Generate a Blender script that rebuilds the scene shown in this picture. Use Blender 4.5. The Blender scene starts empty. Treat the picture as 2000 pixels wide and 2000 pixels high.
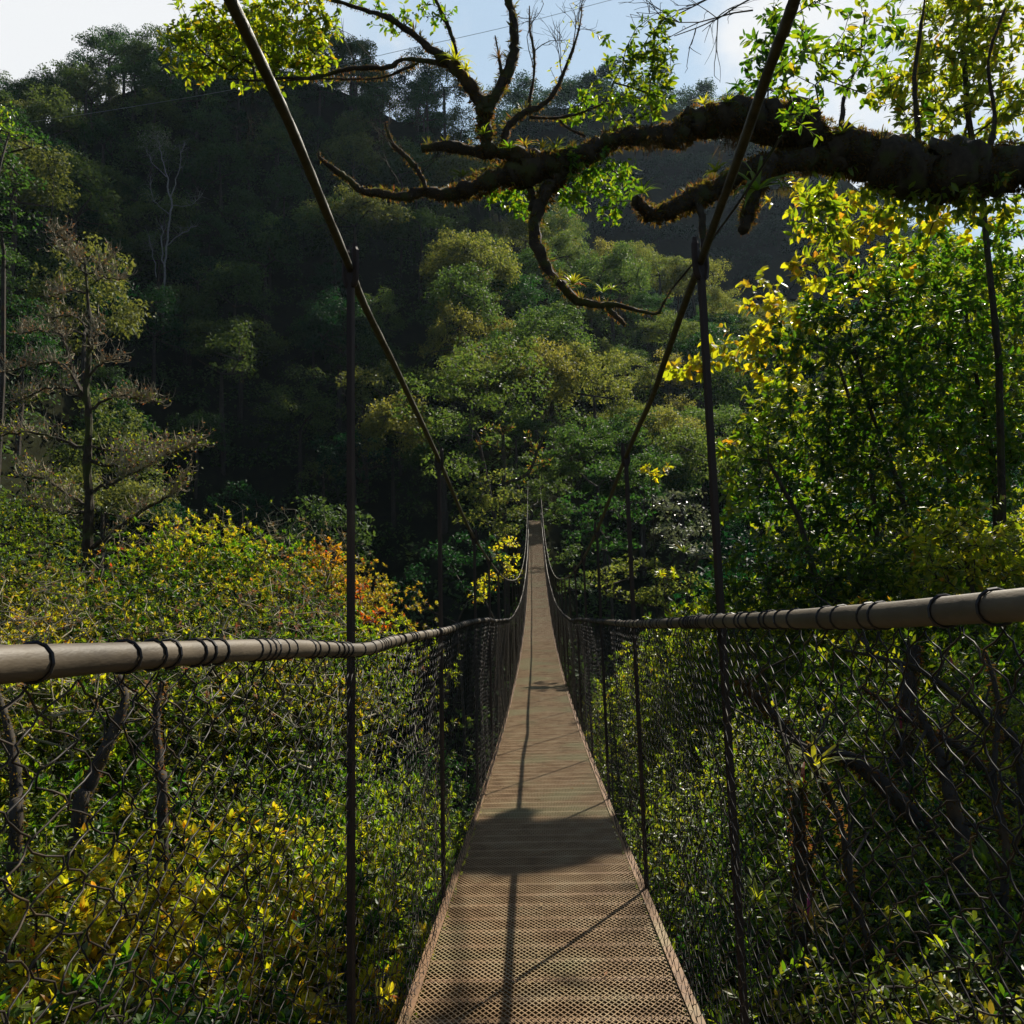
import bpy, math, random
import numpy as np
from mathutils import Vector, Matrix

sc = bpy.context.scene
col = sc.collection
PI = math.pi
R0 = np.random.default_rng(7)

# ------------------------------------------------------------------ camera
F = 1640.0
fwd_c = np.array([(1049 - 1000) / F, (1000 - 1150) / F, -1.0]); fwd_c /= np.linalg.norm(fwd_c)
roll = math.radians(1.7)
up_c = np.array([-math.sin(roll), math.cos(roll), 0.0]); up_c -= up_c.dot(fwd_c) * fwd_c; up_c /= np.linalg.norm(up_c)
right_c = np.cross(fwd_c, up_c)
C2W = np.array([right_c, fwd_c, up_c])            # camera -> world rotation


def ray(px, py):
    return C2W @ np.array([(px - 1000) / F, (1000 - py) / F, -1.0])


def P(px, py, d):
    r = ray(px, py)
    return r * (d / r[1])


def PXP(px, py, x):
    r = ray(px, py)
    return r * (x / r[0])


def proj(p):
    c = C2W.T @ np.asarray(p, float)
    return 1000 + F * c[0] / -c[2], 1000 - F * c[1] / -c[2]


cam_d = bpy.data.cameras.new('camera')
cam_d.sensor_width = 36; cam_d.lens = 36 * F / 2000; cam_d.clip_start = 0.05; cam_d.clip_end = 5000
cam = bpy.data.objects.new('camera', cam_d); col.objects.link(cam)
M = Matrix([[*C2W[0], 0], [*C2W[1], 0], [*C2W[2], 0], [0, 0, 0, 1]])
cam.matrix_world = M
sc.camera = cam


# ------------------------------------------------------------------ helpers
def nz(a):
    a = np.asarray(a, float)
    return a / np.maximum(np.linalg.norm(a, axis=-1, keepdims=True), 1e-9)


class MB:
    """collects vertex/face blocks and links them as one mesh object"""
    def __init__(self):
        self.v, self.f, self.n = [], [], 0

    def add(self, v, *faces):
        v = np.asarray(v, np.float32).reshape(-1, 3)
        for f in faces:
            f = np.asarray(f, np.int64)
            if len(f):
                self.f.append(f + self.n)
        self.v.append(v); self.n += len(v)
        return self

    def mesh(self, name, mat, smooth=False):
        me = bpy.data.meshes.new(name)
        v = np.concatenate(self.v) if self.v else np.zeros((0, 3), np.float32)
        me.vertices.add(len(v)); me.vertices.foreach_set('co', v.ravel())
        if self.f:
            loops = np.concatenate([f.ravel() for f in self.f]).astype(np.int32)
            tot = np.concatenate([np.full(len(f), f.shape[1], np.int32) for f in self.f])
            start = np.concatenate([[0], np.cumsum(tot)[:-1]]).astype(np.int32)
            me.loops.add(len(loops)); me.loops.foreach_set('vertex_index', loops)
            me.polygons.add(len(tot)); me.polygons.foreach_set('loop_start', start)
            try:
                me.polygons.foreach_set('loop_total', tot)
            except Exception:
                pass
            me.polygons.foreach_set('use_smooth', np.full(len(tot), smooth, bool))
        me.materials.append(mat)
        me.update(calc_edges=True)
        return me

    def build(self, name, mat, parent=None, smooth=False, loc=None):
        return link(name, self.mesh(name, mat, smooth), parent, loc)


def link(name, data, parent=None, loc=None):
    o = bpy.data.objects.new(name, data); col.objects.link(o)
    if parent is not None:
        o.parent = parent
    if loc is not None:
        o.location = Vector([float(c) for c in loc])
    return o


def tag(o, label=None, cat=None, group=None, kind=None):
    if label: o['label'] = label
    if cat: o['category'] = cat
    if group: o['group'] = group
    if kind: o['kind'] = kind
    return o


def thing(name, label, cat, loc=(0, 0, 0), group=None):
    o = bpy.data.objects.new(name, None); col.objects.link(o)
    o.empty_display_size = .2
    o.location = Vector([float(c) for c in loc])
    return tag(o, label, cat, group)


def box(mb, c, s, ax=None):
    """box of centre c, size s (x,y,z), optional 3x3 axes rows"""
    k = np.array([[-1, -1, -1], [1, -1, -1], [1, 1, -1], [-1, 1, -1], [-1, -1, 1], [1, -1, 1], [1, 1, 1], [-1, 1, 1]], float) * .5 * np.asarray(s)
    if ax is not None:
        k = k @ np.asarray(ax)
    mb.add(k + np.asarray(c), [[0, 3, 2, 1], [4, 5, 6, 7], [0, 1, 5, 4], [1, 2, 6, 5], [2, 3, 7, 6], [3, 0, 4, 7]])


def tube(mb, pts, rad, n=6, caps=True, rough=0.0, rng=None, twist=0, lobes=0):
    pts = np.asarray(pts, float); m = len(pts)
    rad = np.broadcast_to(np.asarray(rad, float), (m,))
    t = np.gradient(pts, axis=0); t = nz(t)
    ref = np.array([0, 0, 1.0]) if abs(t[0][2]) < .9 else np.array([1.0, 0, 0])
    u = np.zeros((m, 3)); a = np.cross(t[0], ref); a /= np.linalg.norm(a)
    for i in range(m):
        a = a - a.dot(t[i]) * t[i]; a /= max(np.linalg.norm(a), 1e-9); u[i] = a
    w = np.cross(t, u)
    ang = np.arange(n) * 2 * PI / n
    rr = rad[:, None] * np.ones((m, n))
    aa = np.broadcast_to(ang, (m, n)).copy()
    if lobes:
        L = np.concatenate([[0], np.cumsum(np.linalg.norm(np.diff(pts, axis=0), axis=1))])
        rr *= 1 + .13 * np.abs(np.cos(lobes * .5 * (aa + twist * L[:, None])))
    if rough and rng is not None:
        rr *= 1 + rough * rng.normal(size=(m, n))
    v = pts[:, None, :] + rr[..., None] * (np.cos(aa)[..., None] * u[:, None] + np.sin(aa)[..., None] * w[:, None])
    i = np.arange(m - 1)[:, None] * n; j = np.arange(n)[None]; j2 = (j + 1) % n
    q = np.stack([i + j, i + j2, i + n + j2, i + n + j], -1).reshape(-1, 4)
    fs = [q]
    if caps and n <= 4:
        fs.append(np.array([list(range(n))[::-1], [(m - 1) * n + k for k in range(n)]]))
        mb.add(v, *fs)
    elif caps:
        vv = np.concatenate([v.reshape(-1, 3), pts[[0]], pts[[-1]]])
        k = np.arange(n); k2 = (k + 1) % n
        tri = np.concatenate([np.stack([k2, k, np.full(n, m * n)], -1), np.stack([(m - 1) * n + k, (m - 1) * n + k2, np.full(n, m * n + 1)], -1)])
        mb.add(vv, q, tri)
    else:
        mb.add(v, *fs)


def smooth_path(pts, sub=6, rad=None):
    """Catmull-Rom through points; radius interpolated along"""
    pts = np.asarray(pts, float)
    p = np.vstack([2 * pts[0] - pts[1], pts, 2 * pts[-1] - pts[-2]])
    out, ro = [], []
    for i in range(1, len(p) - 2):
        for k in range(sub):
            t = k / sub
            out.append(.5 * ((2 * p[i]) + (-p[i - 1] + p[i + 1]) * t + (2 * p[i - 1] - 5 * p[i] + 4 * p[i + 1] - p[i + 2]) * t * t + (-p[i - 1] + 3 * p[i] - 3 * p[i + 1] + p[i + 2]) * t ** 3))
            if rad is not None: ro.append(rad[i - 1] * (1 - t) + rad[i] * t)
    out.append(p[-2])
    if rad is not None:
        ro.append(rad[-1]); return np.array(out), np.array(ro)
    return np.array(out)


# leaf templates: rows (along, across, lift), faces
T8 = np.array([[0, 0, 0], [.36, .5, .10], [.38, 0, -.03], [.36, -.5, .10], [.74, .36, .03], [.76, 0, -.08], [.74, -.36, .03], [1, 0, -.16]])
T8Q = [[0, 2, 1, 1], [2, 5, 4, 1], [3, 6, 5, 2]]
T8F = ([[2, 5, 4, 1], [3, 6, 5, 2]], [[0, 2, 1], [0, 3, 2], [5, 7, 4], [6, 7, 5]])
T4 = np.array([[0, 0, 0], [.45, .5, .12], [1, 0, -.06], [.45, -.5, .12]])
T4F = ([[0, 2, 1], [0, 3, 2]],)
T6 = np.array([[0, .0, 0], [.3, .46, .1], [.68, .42, .04], [1, 0, -.14], [.68, -.42, .04], [.3, -.46, .1], [.5, 0, -.02]])
T6F = ([[0, 6, 2, 1], [0, 5, 4, 6], [6, 4, 3, 2]],)


def leaves(mb, pos, d, n, L, W, tmpl=T4, faces=T4F):
    pos = np.asarray(pos, float).reshape(-1, 3); N = len(pos)
    if N == 0: return
    d = nz(np.broadcast_to(d, (N, 3))); n = np.broadcast_to(n, (N, 3))
    s = nz(np.cross(n, d)); n2 = np.cross(d, s)
    L = np.broadcast_to(L, (N,))[:, None, None]; W = np.broadcast_to(W, (N,))[:, None, None]
    v = pos[:, None] + L * tmpl[None, :, 0:1] * d[:, None] + W * tmpl[None, :, 1:2] * s[:, None] + W * tmpl[None, :, 2:3] * n2[:, None]
    k = len(tmpl); off = (np.arange(N) * k)[:, None, None]
    mb.add(v, *[(np.asarray(f)[None] + off).reshape(-1, len(f[0])) for f in faces])


def rdir(rng, n):
    return nz(rng.normal(size=(n, 3)))


def sprays(mb, tg, td, rng, m, tl, L, W, near=True, up=.8, jit=.45, droop=.15, spread=.9, rosette=False):
    """m leaves around each twig end tg (direction td)"""
    tg = np.asarray(tg, float); td = nz(td); N = len(tg)
    tt = rng.uniform(-.8, .35, (N, m)) if not rosette else rng.uniform(-.25, .12, (N, m))
    pos = tg[:, None] + td[:, None] * (tt * tl)[..., None]
    a = np.arange(m)[None] * 2.4 + rng.uniform(0, 6.28, (N, 1)) + rng.normal(0, .3, (N, m))
    ref = np.where(np.abs(td[:, 2:3]) < .9, np.array([[0, 0, 1.0]]), np.array([[1.0, 0, 0]]))
    u = nz(np.cross(td, ref)); w = np.cross(td, u)
    perp = np.cos(a)[..., None] * u[:, None] + np.sin(a)[..., None] * w[:, None]
    ld = nz(td[:, None] * .55 + perp * spread + rng.normal(0, .25, (N, m, 3)) - np.array([0, 0, droop]))
    nrm = nz(np.array([0, 0, up]) + rng.normal(0, jit, (N, m, 3)) + td[:, None] * .35)
    sc_ = rng.uniform(.6, 1.15, (N, m))
    t, f = (T8, T8F) if near else (T4, T4F)
    leaves(mb, pos.reshape(-1, 3), ld.reshape(-1, 3), nrm.reshape(-1, 3), (L * sc_).ravel(), (W * sc_).ravel(), t, f)


def skeleton(trunk, targets, rng, seg=.35, bend=.12, updraw=.5):
    """grow a branch graph from a trunk polyline to every target; returns nodes, parents, tip index list"""
    nodes = [np.asarray(p, float) for p in trunk]; par = [-1] + list(range(len(trunk) - 1))
    targets = np.asarray(targets, float)
    tr = np.asarray(trunk, float)
    d0 = np.min(np.linalg.norm(targets[:, None] - tr[None], axis=2), axis=1)
    tips = [0] * len(targets)
    for i in np.argsort(d0):
        t = targets[i]; A = np.array(nodes)
        dv = t - A; dist = np.linalg.norm(dv, axis=1)
        cost = dist + updraw * np.maximum(0, -dv[:, 2])
        j = int(np.argmin(cost)); k = max(1, min(7, int(dist[j] / seg)))
        off = rng.normal(0, bend, 3) * dist[j]; off[2] = -abs(off[2]) * .6
        prev = j
        for q in range(1, k + 1):
            s = q / k
            nodes.append(A[j] + dv[j] * s + off * math.sin(PI * s) * .6); par.append(prev); prev = len(nodes) - 1
        tips[i] = prev
    return np.array(nodes), par, tips


def limbs(mb, nodes, par, r_tip=.006, r_max=.3, e=2.3, n=5, base_r=None, nt=0, rng=None):
    N = len(nodes); ch = [[] for _ in range(N)]
    for i, p in enumerate(par):
        if p >= 0: ch[p].append(i)
    rad = np.zeros(N)
    for i in range(N - 1, -1, -1):
        rad[i] = r_tip if not ch[i] else sum(rad[c] ** e for c in ch[i]) ** (1 / e)
    if base_r is not None:
        for i in range(nt): rad[i] = max(rad[i], base_r[i])
    rad = np.minimum(rad, r_max)
    seen = np.zeros(N, bool)
    order = np.argsort(-rad)
    def chain(i):
        c = [i]; seen[i] = True
        while True:
            nx = [k for k in ch[c[-1]] if not seen[k]]
            if not nx: break
            b = max(nx, key=lambda k: rad[k]); seen[b] = True; c.append(b)
        return c
    stack = [0]
    while stack:
        i = stack.pop()
        if seen[i]: continue
        c = chain(i)
        pts = [nodes[k] for k in c]; rr = [rad[k] for k in c]
        if par[i] >= 0:
            pts = [nodes[par[i]]] + pts; rr = [min(rad[par[i]], rr[0] * 1.15)] + rr
        if len(pts) >= 2:
            sides = n if rr[0] > .03 else (4 if rr[0] > .012 else 3)
            tube(mb, pts, rr, sides, caps=False, rough=.08 if rng is not None and rr[0] > .03 else 0, rng=rng)
        for k in c: stack.extend(x for x in ch[k] if not seen[x])
    return rad


def clump_crown(mb, cen, rad, rng, dens=1.0, leaf=.3, flat=.75, tmpl=T4, faces=T4F, top=.25, aspect=.55):
    """leaves on the outer shell of many domed clumps"""
    for c, r in zip(cen, rad):
        n = max(8, int(dens * 9 * r * r / (leaf * leaf)))
        dv = rdir(rng, n); dv[:, 2] = np.abs(dv[:, 2]) * (1 + top) - top * .9 - .12; dv = nz(dv)
        rr = r * (1 - .6 * rng.random(n) ** 1.8) * rng.normal(1, .13, n)
        pos = c + dv * rr[:, None] * np.array([1, 1, flat])
        nrm = nz(dv * .7 + rng.normal(0, .62, (n, 3)) + np.array([0, 0, .4]))
        ld = nz(np.cross(nrm, rdir(rng, n)) + dv * .3 - np.array([0, 0, .2]))
        s = leaf * rng.uniform(.6, 1.25, n)
        leaves(mb, pos, ld, nrm, s, s * aspect, tmpl, faces)


# ------------------------------------------------------------------ materials
def new_mat(name):
    m = bpy.data.materials.new(name); m.use_nodes = True
    nt = m.node_tree; nt.nodes.clear()
    return m, nt, nt.nodes, nt.links


def ramp(nt, fac, stops, interp='LINEAR'):
    r = nt.nodes.new('ShaderNodeValToRGB'); cr = r.color_ramp; cr.interpolation = interp
    while len(cr.elements) < len(stops): cr.elements.new(.5)
    for e, (p, c) in zip(cr.elements, stops):
        e.position = p; e.color = (*c, 1)
    nt.links.new(fac, r.inputs[0])
    return r.outputs[0]


def leaf_mat(name, base, trans, t=.45, rough=.38, spec=.5, obvar=.12):
    """base/trans: ramp stops over a random value per leaf"""
    m, nt, N, Lk = new_mat(name)
    geo = N.new('ShaderNodeNewGeometry'); oi = N.new('ShaderNodeObjectInfo')
    b = ramp(nt, geo.outputs['Random Per Island'], base); tr = ramp(nt, geo.outputs['Random Per Island'], trans)
    def vary(c):
        h = N.new('ShaderNodeHueSaturation'); Lk.new(c, h.inputs['Color'])
        mr = N.new('ShaderNodeMapRange'); Lk.new(oi.outputs['Random'], mr.inputs[0])
        mr.inputs[3].default_value = .5 - obvar * .25; mr.inputs[4].default_value = .5 + obvar * .25
        Lk.new(mr.outputs[0], h.inputs['Hue'])
        mv = N.new('ShaderNodeMapRange'); Lk.new(oi.outputs['Random'], mv.inputs[0])
        mv.inputs[3].default_value = 1 + obvar * 1.8; mv.inputs[4].default_value = 1 - obvar * 1.8
        Lk.new(mv.outputs[0], h.inputs['Value'])
        return h.outputs[0]
    b, tr = vary(b), vary(tr)
    p = N.new('ShaderNodeBsdfPrincipled'); Lk.new(b, p.inputs['Base Color'])
    p.inputs['Roughness'].default_value = rough; p.inputs['Specular IOR Level'].default_value = spec
    tl = N.new('ShaderNodeBsdfTranslucent'); Lk.new(tr, tl.inputs['Color'])
    mx = N.new('ShaderNodeMixShader'); mx.inputs[0].default_value = t
    Lk.new(p.outputs[0], mx.inputs[1]); Lk.new(tl.outputs[0], mx.inputs[2])
    o = N.new('ShaderNodeOutputMaterial'); Lk.new(mx.outputs[0], o.inputs[0])
    return m


def surf_mat(name, stops, scale=8, rough=.7, bump=.3, detail=6, spec=.3, metal=0, second=None, stretch=(1, 1, 1)):
    m, nt, N, Lk = new_mat(name)
    tc = N.new('ShaderNodeTexCoord'); mp = N.new('ShaderNodeMapping'); mp.inputs['Scale'].default_value = stretch
    Lk.new(tc.outputs['Object'], mp.inputs[0])
    n1 = N.new('ShaderNodeTexNoise'); n1.inputs['Scale'].default_value = scale; n1.inputs['Detail'].default_value = detail; n1.inputs['Roughness'].default_value = .65
    Lk.new(mp.outputs[0], n1.inputs['Vector'])
    c = ramp(nt, n1.outputs[0], stops)
    if second:
        n2 = N.new('ShaderNodeTexNoise'); n2.inputs['Scale'].default_value = second[0]; n2.inputs['Detail'].default_value = 4
        Lk.new(mp.outputs[0], n2.inputs['Vector'])
        fr = N.new('ShaderNodeMapRange'); fr.inputs[1].default_value = second[1]; fr.inputs[2].default_value = second[1] + .12
        Lk.new(n2.outputs[0], fr.inputs[0])
        mix = N.new('ShaderNodeMix'); mix.data_type = 'RGBA'; Lk.new(fr.outputs[0], mix.inputs[0]); Lk.new(c, mix.inputs[6]); mix.inputs[7].default_value = (*second[2], 1)
        c = mix.outputs[2]
    p = N.new('ShaderNodeBsdfPrincipled'); Lk.new(c, p.inputs['Base Color'])
    p.inputs['Roughness'].default_value = rough; p.inputs['Specular IOR Level'].default_value = spec; p.inputs['Metallic'].default_value = metal
    if bump:
        b = N.new('ShaderNodeBump'); b.inputs['Strength'].default_value = bump; b.inputs['Distance'].default_value = .02
        Lk.new(n1.outputs[0], b.inputs['Height']); Lk.new(b.outputs[0], p.inputs['Normal'])
    o = N.new('ShaderNodeOutputMaterial'); Lk.new(p.outputs[0], o.inputs[0])
    return m


def shade(c, k): return tuple(x * k for x in c)

LM = {
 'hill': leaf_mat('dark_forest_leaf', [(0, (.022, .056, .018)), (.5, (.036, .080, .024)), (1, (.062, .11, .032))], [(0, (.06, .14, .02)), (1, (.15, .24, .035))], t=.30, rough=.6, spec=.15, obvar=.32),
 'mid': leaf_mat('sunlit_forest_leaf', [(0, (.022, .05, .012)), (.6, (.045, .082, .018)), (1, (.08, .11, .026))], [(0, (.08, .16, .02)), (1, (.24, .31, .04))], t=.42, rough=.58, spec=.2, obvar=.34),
 'hazy': leaf_mat('far_forest_leaf', [(0, (.02, .04, .02)), (1, (.04, .068, .028))], [(0, (.06, .11, .03)), (1, (.12, .18, .04))], t=.3, rough=.6, spec=.15, obvar=.25),
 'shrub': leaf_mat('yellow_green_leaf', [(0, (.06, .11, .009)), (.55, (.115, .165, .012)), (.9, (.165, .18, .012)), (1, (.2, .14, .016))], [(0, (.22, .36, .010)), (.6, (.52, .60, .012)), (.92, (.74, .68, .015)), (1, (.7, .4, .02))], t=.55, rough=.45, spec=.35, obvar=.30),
 'bush': leaf_mat('mixed_bush_leaf', [(0, (.035, .065, .009)), (.6, (.075, .105, .012)), (.92, (.13, .13, .014)), (1, (.15, .06, .015))], [(0, (.14, .22, .012)), (.6, (.38, .42, .015)), (.92, (.60, .50, .016)), (1, (.56, .20, .02))], t=.5, rough=.45, spec=.35, obvar=.34),
 'orange': leaf_mat('orange_leaf', [(0, (.14, .05, .012)), (1, (.2, .10, .012))], [(0, (.62, .15, .008)), (1, (.72, .38, .012))], t=.55, rough=.45),
 'glossy': leaf_mat('dark_glossy_leaf', [(0, (.010, .024, .006)), (.6, (.018, .040, .009)), (1, (.035, .06, .012))], [(0, (.07, .16, .006)), (.6, (.24, .38, .010)), (1, (.56, .58, .014))], t=.45, rough=.45, spec=.4, obvar=.15),
 'bright': leaf_mat('fresh_green_leaf', [(0, (.036, .08, .008)), (.6, (.075, .13, .010)), (.95, (.13, .15, .011)), (1, (.15, .11, .013))], [(0, (.14, .28, .008)), (.6, (.36, .50, .011)), (.95, (.60, .58, .014)), (1, (.66, .40, .016))], t=.54, rough=.38, spec=.5, obvar=.14),
 'yellow': leaf_mat('broad_yellow_leaf', [(0, (.06, .09, .010)), (.7, (.11, .11, .012)), (1, (.16, .08, .014))], [(0, (.44, .52, .012)), (.7, (.76, .68, .014)), (.95, (.74, .42, .016)), (1, (.7, .3, .016))], t=.58, rough=.4, spec=.45, obvar=.1),
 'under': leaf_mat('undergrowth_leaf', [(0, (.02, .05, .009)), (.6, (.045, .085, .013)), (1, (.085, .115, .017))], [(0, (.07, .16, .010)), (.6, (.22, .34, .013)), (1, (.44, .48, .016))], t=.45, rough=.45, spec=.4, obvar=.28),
 'silver': leaf_mat('silver_grey_leaf', [(0, (.07, .085, .06)), (1, (.14, .15, .11))], [(0, (.14, .18, .07)), (1, (.26, .28, .12))], t=.3, rough=.4, obvar=.1),
 'brom': leaf_mat('bromeliad_leaf', [(0, (.06, .09, .015)), (.55, (.10, .10, .015)), (.8, (.16, .06, .02)), (1, (.2, .04, .02))], [(0, (.25, .36, .02)), (.55, (.45, .42, .02)), (.8, (.5, .15, .03)), (1, (.5, .08, .03))], t=.5, rough=.4, obvar=.3),
 'bromgreen': leaf_mat('green_strap_leaf', [(0, (.07, .11, .012)), (1, (.11, .13, .014))], [(0, (.40, .52, .015)), (1, (.64, .62, .02))], t=.55, rough=.38, obvar=.2),
 'moss': leaf_mat('moss_fuzz', [(0, (.022, .018, .007)), (.6, (.04, .03, .010)), (1, (.065, .036, .013))], [(0, (.20, .16, .02)), (.6, (.34, .20, .03)), (1, (.40, .14, .04))], t=.38, rough=.9, spec=.1),
 'fern': leaf_mat('fern_leaf', [(0, (.03, .045, .010)), (.7, (.06, .06, .012)), (1, (.08, .04, .015))], [(0, (.14, .20, .015)), (.7, (.26, .24, .02)), (1, (.30, .13, .03))], t=.4, rough=.5, spec=.3),
 'tan': leaf_mat('dry_twig_leaf', [(0, (.16, .14, .07)), (.8, (.22, .15, .06)), (1, (.26, .09, .03))], [(0, (.25, .2, .08)), (1, (.4, .16, .04))], t=.3, rough=.7, spec=.2),
}
BARK = surf_mat('mossy_bark', [(.3, (.018, .014, .009)), (.55, (.045, .033, .02)), (.75, (.075, .06, .035))], scale=9, rough=.9, bump=.6, second=(3.0, .52, (.045, .05, .012)))
BARKD = surf_mat('dark_bark', [(.3, (.025, .02, .015)), (.7, (.07, .055, .04))], scale=6, rough=.9, bump=.4, second=(2.0, .58, (.11, .06, .02)))
BARKW = surf_mat('pale_bark', [(.3, (.14, .135, .12)), (.7, (.30, .29, .27))], scale=3, rough=.8, bump=.3)
TWIG = surf_mat('lichen_twig', [(.3, (.13, .115, .075)), (.55, (.34, .30, .20)), (.75, (.30, .19, .07))], scale=5, rough=.85, bump=0)
GROUND = surf_mat('forest_floor', [(.3, (.012, .012, .008)), (.6, (.022, .024, .012)), (.8, (.03, .035, .014))], scale=1.2, rough=1, bump=.5, spec=0)
RUST = surf_mat('rusty_steel', [(.3, (.08, .036, .013)), (.5, (.175, .088, .034)), (.7, (.24, .135, .056))], scale=14, rough=.6, bump=.2, spec=.4, second=(3.0, .56, (.20, .14, .06)))
GRATE = surf_mat('weathered_grating', [(.3, (.17, .095, .04)), (.5, (.32, .205, .10)), (.7, (.42, .31, .175))], scale=6, rough=.5, bump=.15, spec=.5, second=(1.1, .52, (.30, .255, .125)))
STEEL = surf_mat('dark_brown_steel', [(.3, (.02, .012, .007)), (.6, (.042, .024, .014)), (.8, (.09, .048, .024))], scale=20, rough=.6, bump=.15, spec=.25, stretch=(1, 1, .15))
CABLE = surf_mat('twisted_cable', [(.3, (.03, .026, .012)), (.7, (.085, .07, .036))], scale=30, rough=.6, bump=.3)
RAIL = surf_mat('worn_handrail', [(.3, (.05, .038, .025)), (.5, (.10, .077, .05)), (.7, (.17, .135, .09))], scale=9, rough=.55, bump=.25, spec=.35, stretch=(1, .3, 1), second=(3.1, .50, (.055, .04, .03)))
WIRE = surf_mat('black_wire', [(.3, (.012, .01, .009)), (.7, (.035, .028, .022))], scale=20, rough=.45, bump=0, spec=.5)
NETM = surf_mat('netting_wire', [(.3, (.008, .006, .004)), (.56, (.022, .015, .010)), (.74, (.11, .075, .042))], scale=9, rough=.55, bump=0, spec=.35)

# ------------------------------------------------------------------ light, sky
SUN_EL, SUN_AZ = math.radians(44), math.radians(29)
SUN = np.array([math.cos(SUN_EL) * math.sin(SUN_AZ), math.cos(SUN_EL) * math.cos(SUN_AZ), math.sin(SUN_EL)])
ld = bpy.data.lights.new('sun', 'SUN'); ld.energy = 5.0; ld.angle = math.radians(.5); ld.color = (1.0, .93, .80)
lo = link('sun', ld); lo.rotation_euler = Vector(-SUN).to_track_quat('-Z', 'Y').to_euler()
w = bpy.data.worlds.new('World'); sc.world = w; w.use_nodes = True
nt = w.node_tree; N = nt.nodes; Lk = nt.links; N.clear()
sky = N.new('ShaderNodeTexSky'); sky.sky_type = 'NISHITA'; sky.sun_disc = False
sky.sun_elevation = SUN_EL; sky.sun_rotation = SUN_AZ; sky.altitude = 1500; sky.air_density = 1.0; sky.dust_density = 1.2
tc = N.new('ShaderNodeTexCoord'); mp = N.new('ShaderNodeMapping'); mp.inputs['Scale'].default_value = (1, 1, 1.7)
Lk.new(tc.outputs['Generated'], mp.inputs[0])
n1 = N.new('ShaderNodeTexNoise'); n1.inputs['Scale'].default_value = 3.1; n1.inputs['Detail'].default_value = 9; n1.inputs['Roughness'].default_value = .55
Lk.new(mp.outputs[0], n1.inputs['Vector'])
CLOUD_NOISE = n1
cl = ramp(nt, n1.outputs[0], [(.44, (0, 0, 0)), (.62, (1, 1, 1))], 'EASE')
# thicker cloud bank towards the left of the valley
sep = N.new('ShaderNodeSeparateXYZ'); Lk.new(tc.outputs['Generated'], sep.inputs[0])
bank = N.new('ShaderNodeMapRange'); Lk.new(sep.outputs[0], bank.inputs[0])
bank.inputs[1].default_value = -.12; bank.inputs[2].default_value = -.34
front = N.new('ShaderNodeMapRange'); Lk.new(sep.outputs[1], front.inputs[0])
front.inputs[1].default_value = .35; front.inputs[2].default_value = .6
bk = N.new('ShaderNodeMath'); bk.operation = 'MULTIPLY'; Lk.new(bank.outputs[0], bk.inputs[0]); Lk.new(front.outputs[0], bk.inputs[1])
clf = N.new('ShaderNodeMath'); clf.operation = 'MULTIPLY'; Lk.new(cl, clf.inputs[0]); Lk.new(front.outputs[0], clf.inputs[1])
veil = N.new('ShaderNodeMath'); veil.operation = 'MULTIPLY'; Lk.new(front.outputs[0], veil.inputs[0]); veil.inputs[1].default_value = .8
mixv = N.new('ShaderNodeMix'); mixv.data_type = 'RGBA'; Lk.new(veil.outputs[0], mixv.inputs[0])
Lk.new(sky.outputs[0], mixv.inputs[6]); mixv.inputs[7].default_value = (7.2, 9.4, 11.6, 1)
mxm = N.new('ShaderNodeMath'); mxm.operation = 'MAXIMUM'; Lk.new(clf.outputs[0], mxm.inputs[0]); Lk.new(bk.outputs[0], mxm.inputs[1])
mix = N.new('ShaderNodeMix'); mix.data_type = 'RGBA'; Lk.new(mxm.outputs[0], mix.inputs[0])
Lk.new(mixv.outputs[2], mix.inputs[6]); mix.inputs[7].default_value = (11.0, 11.2, 11.4, 1)
bg = N.new('ShaderNodeBackground'); bg.inputs[1].default_value = .05; Lk.new(mix.outputs[2], bg.inputs[0])
wo = N.new('ShaderNodeOutputWorld'); Lk.new(bg.outputs[0], wo.inputs[0])
sc.view_settings.view_transform = 'Standard'; sc.view_settings.look = 'None'; sc.view_settings.gamma = 1
sc.view_settings.exposure = 0.7
sc.view_settings.use_curve_mapping = False
cy = sc.cycles
cy.max_bounces = 7; cy.diffuse_bounces = 3; cy.glossy_bounces = 2; cy.transmission_bounces = 4; cy.volume_bounces = 0
cy.transparent_max_bounces = 4; cy.sample_clamp_indirect = 4; cy.caustics_reflective = False; cy.caustics_refractive = False

# ------------------------------------------------------------------ terrain
COLS = (np.array([-800, -300, 0, 300, 600, 850, 1049, 1250, 1500, 2000, 2800]) - 1049) / F
ROWS = np.array([40, 60, 75, 100, 130, 160, 220, 300, 450, 700, 1000.])
TAB = np.array([
    [4, -2, -5, -11, -13, -14, -14, -13, -12, -9, -4],
    [25, 18, 14, -6, -14, -14, -5, -9, -8, -6, 0],
    [45, 34, 28, 8, 0, 2, 8, 0, -3, -3, 4],
    [80, 60, 46, 32, 30, 26, 20, 14, 8, 4, 14],
    [118, 92, 76, 72, 68, 58, 42, 36, 28, 18, 30],
    [130, 104, 92, 107, 103, 92, 68, 54, 46, 34, 44],
    [140, 112, 102, 114, 114, 112, 95, 62, 42, 45, 60],
    [140, 112, 104, 118, 124, 134, 180, 186, 170, 104, 90],
    [140, 120, 110, 120, 130, 140, 200, 210, 200, 150, 120],
    [140, 130, 120, 130, 140, 150, 190, 200, 200, 160, 140],
    [120, 120, 120, 120, 130, 140, 160, 160, 160, 140, 120]], float)


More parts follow.
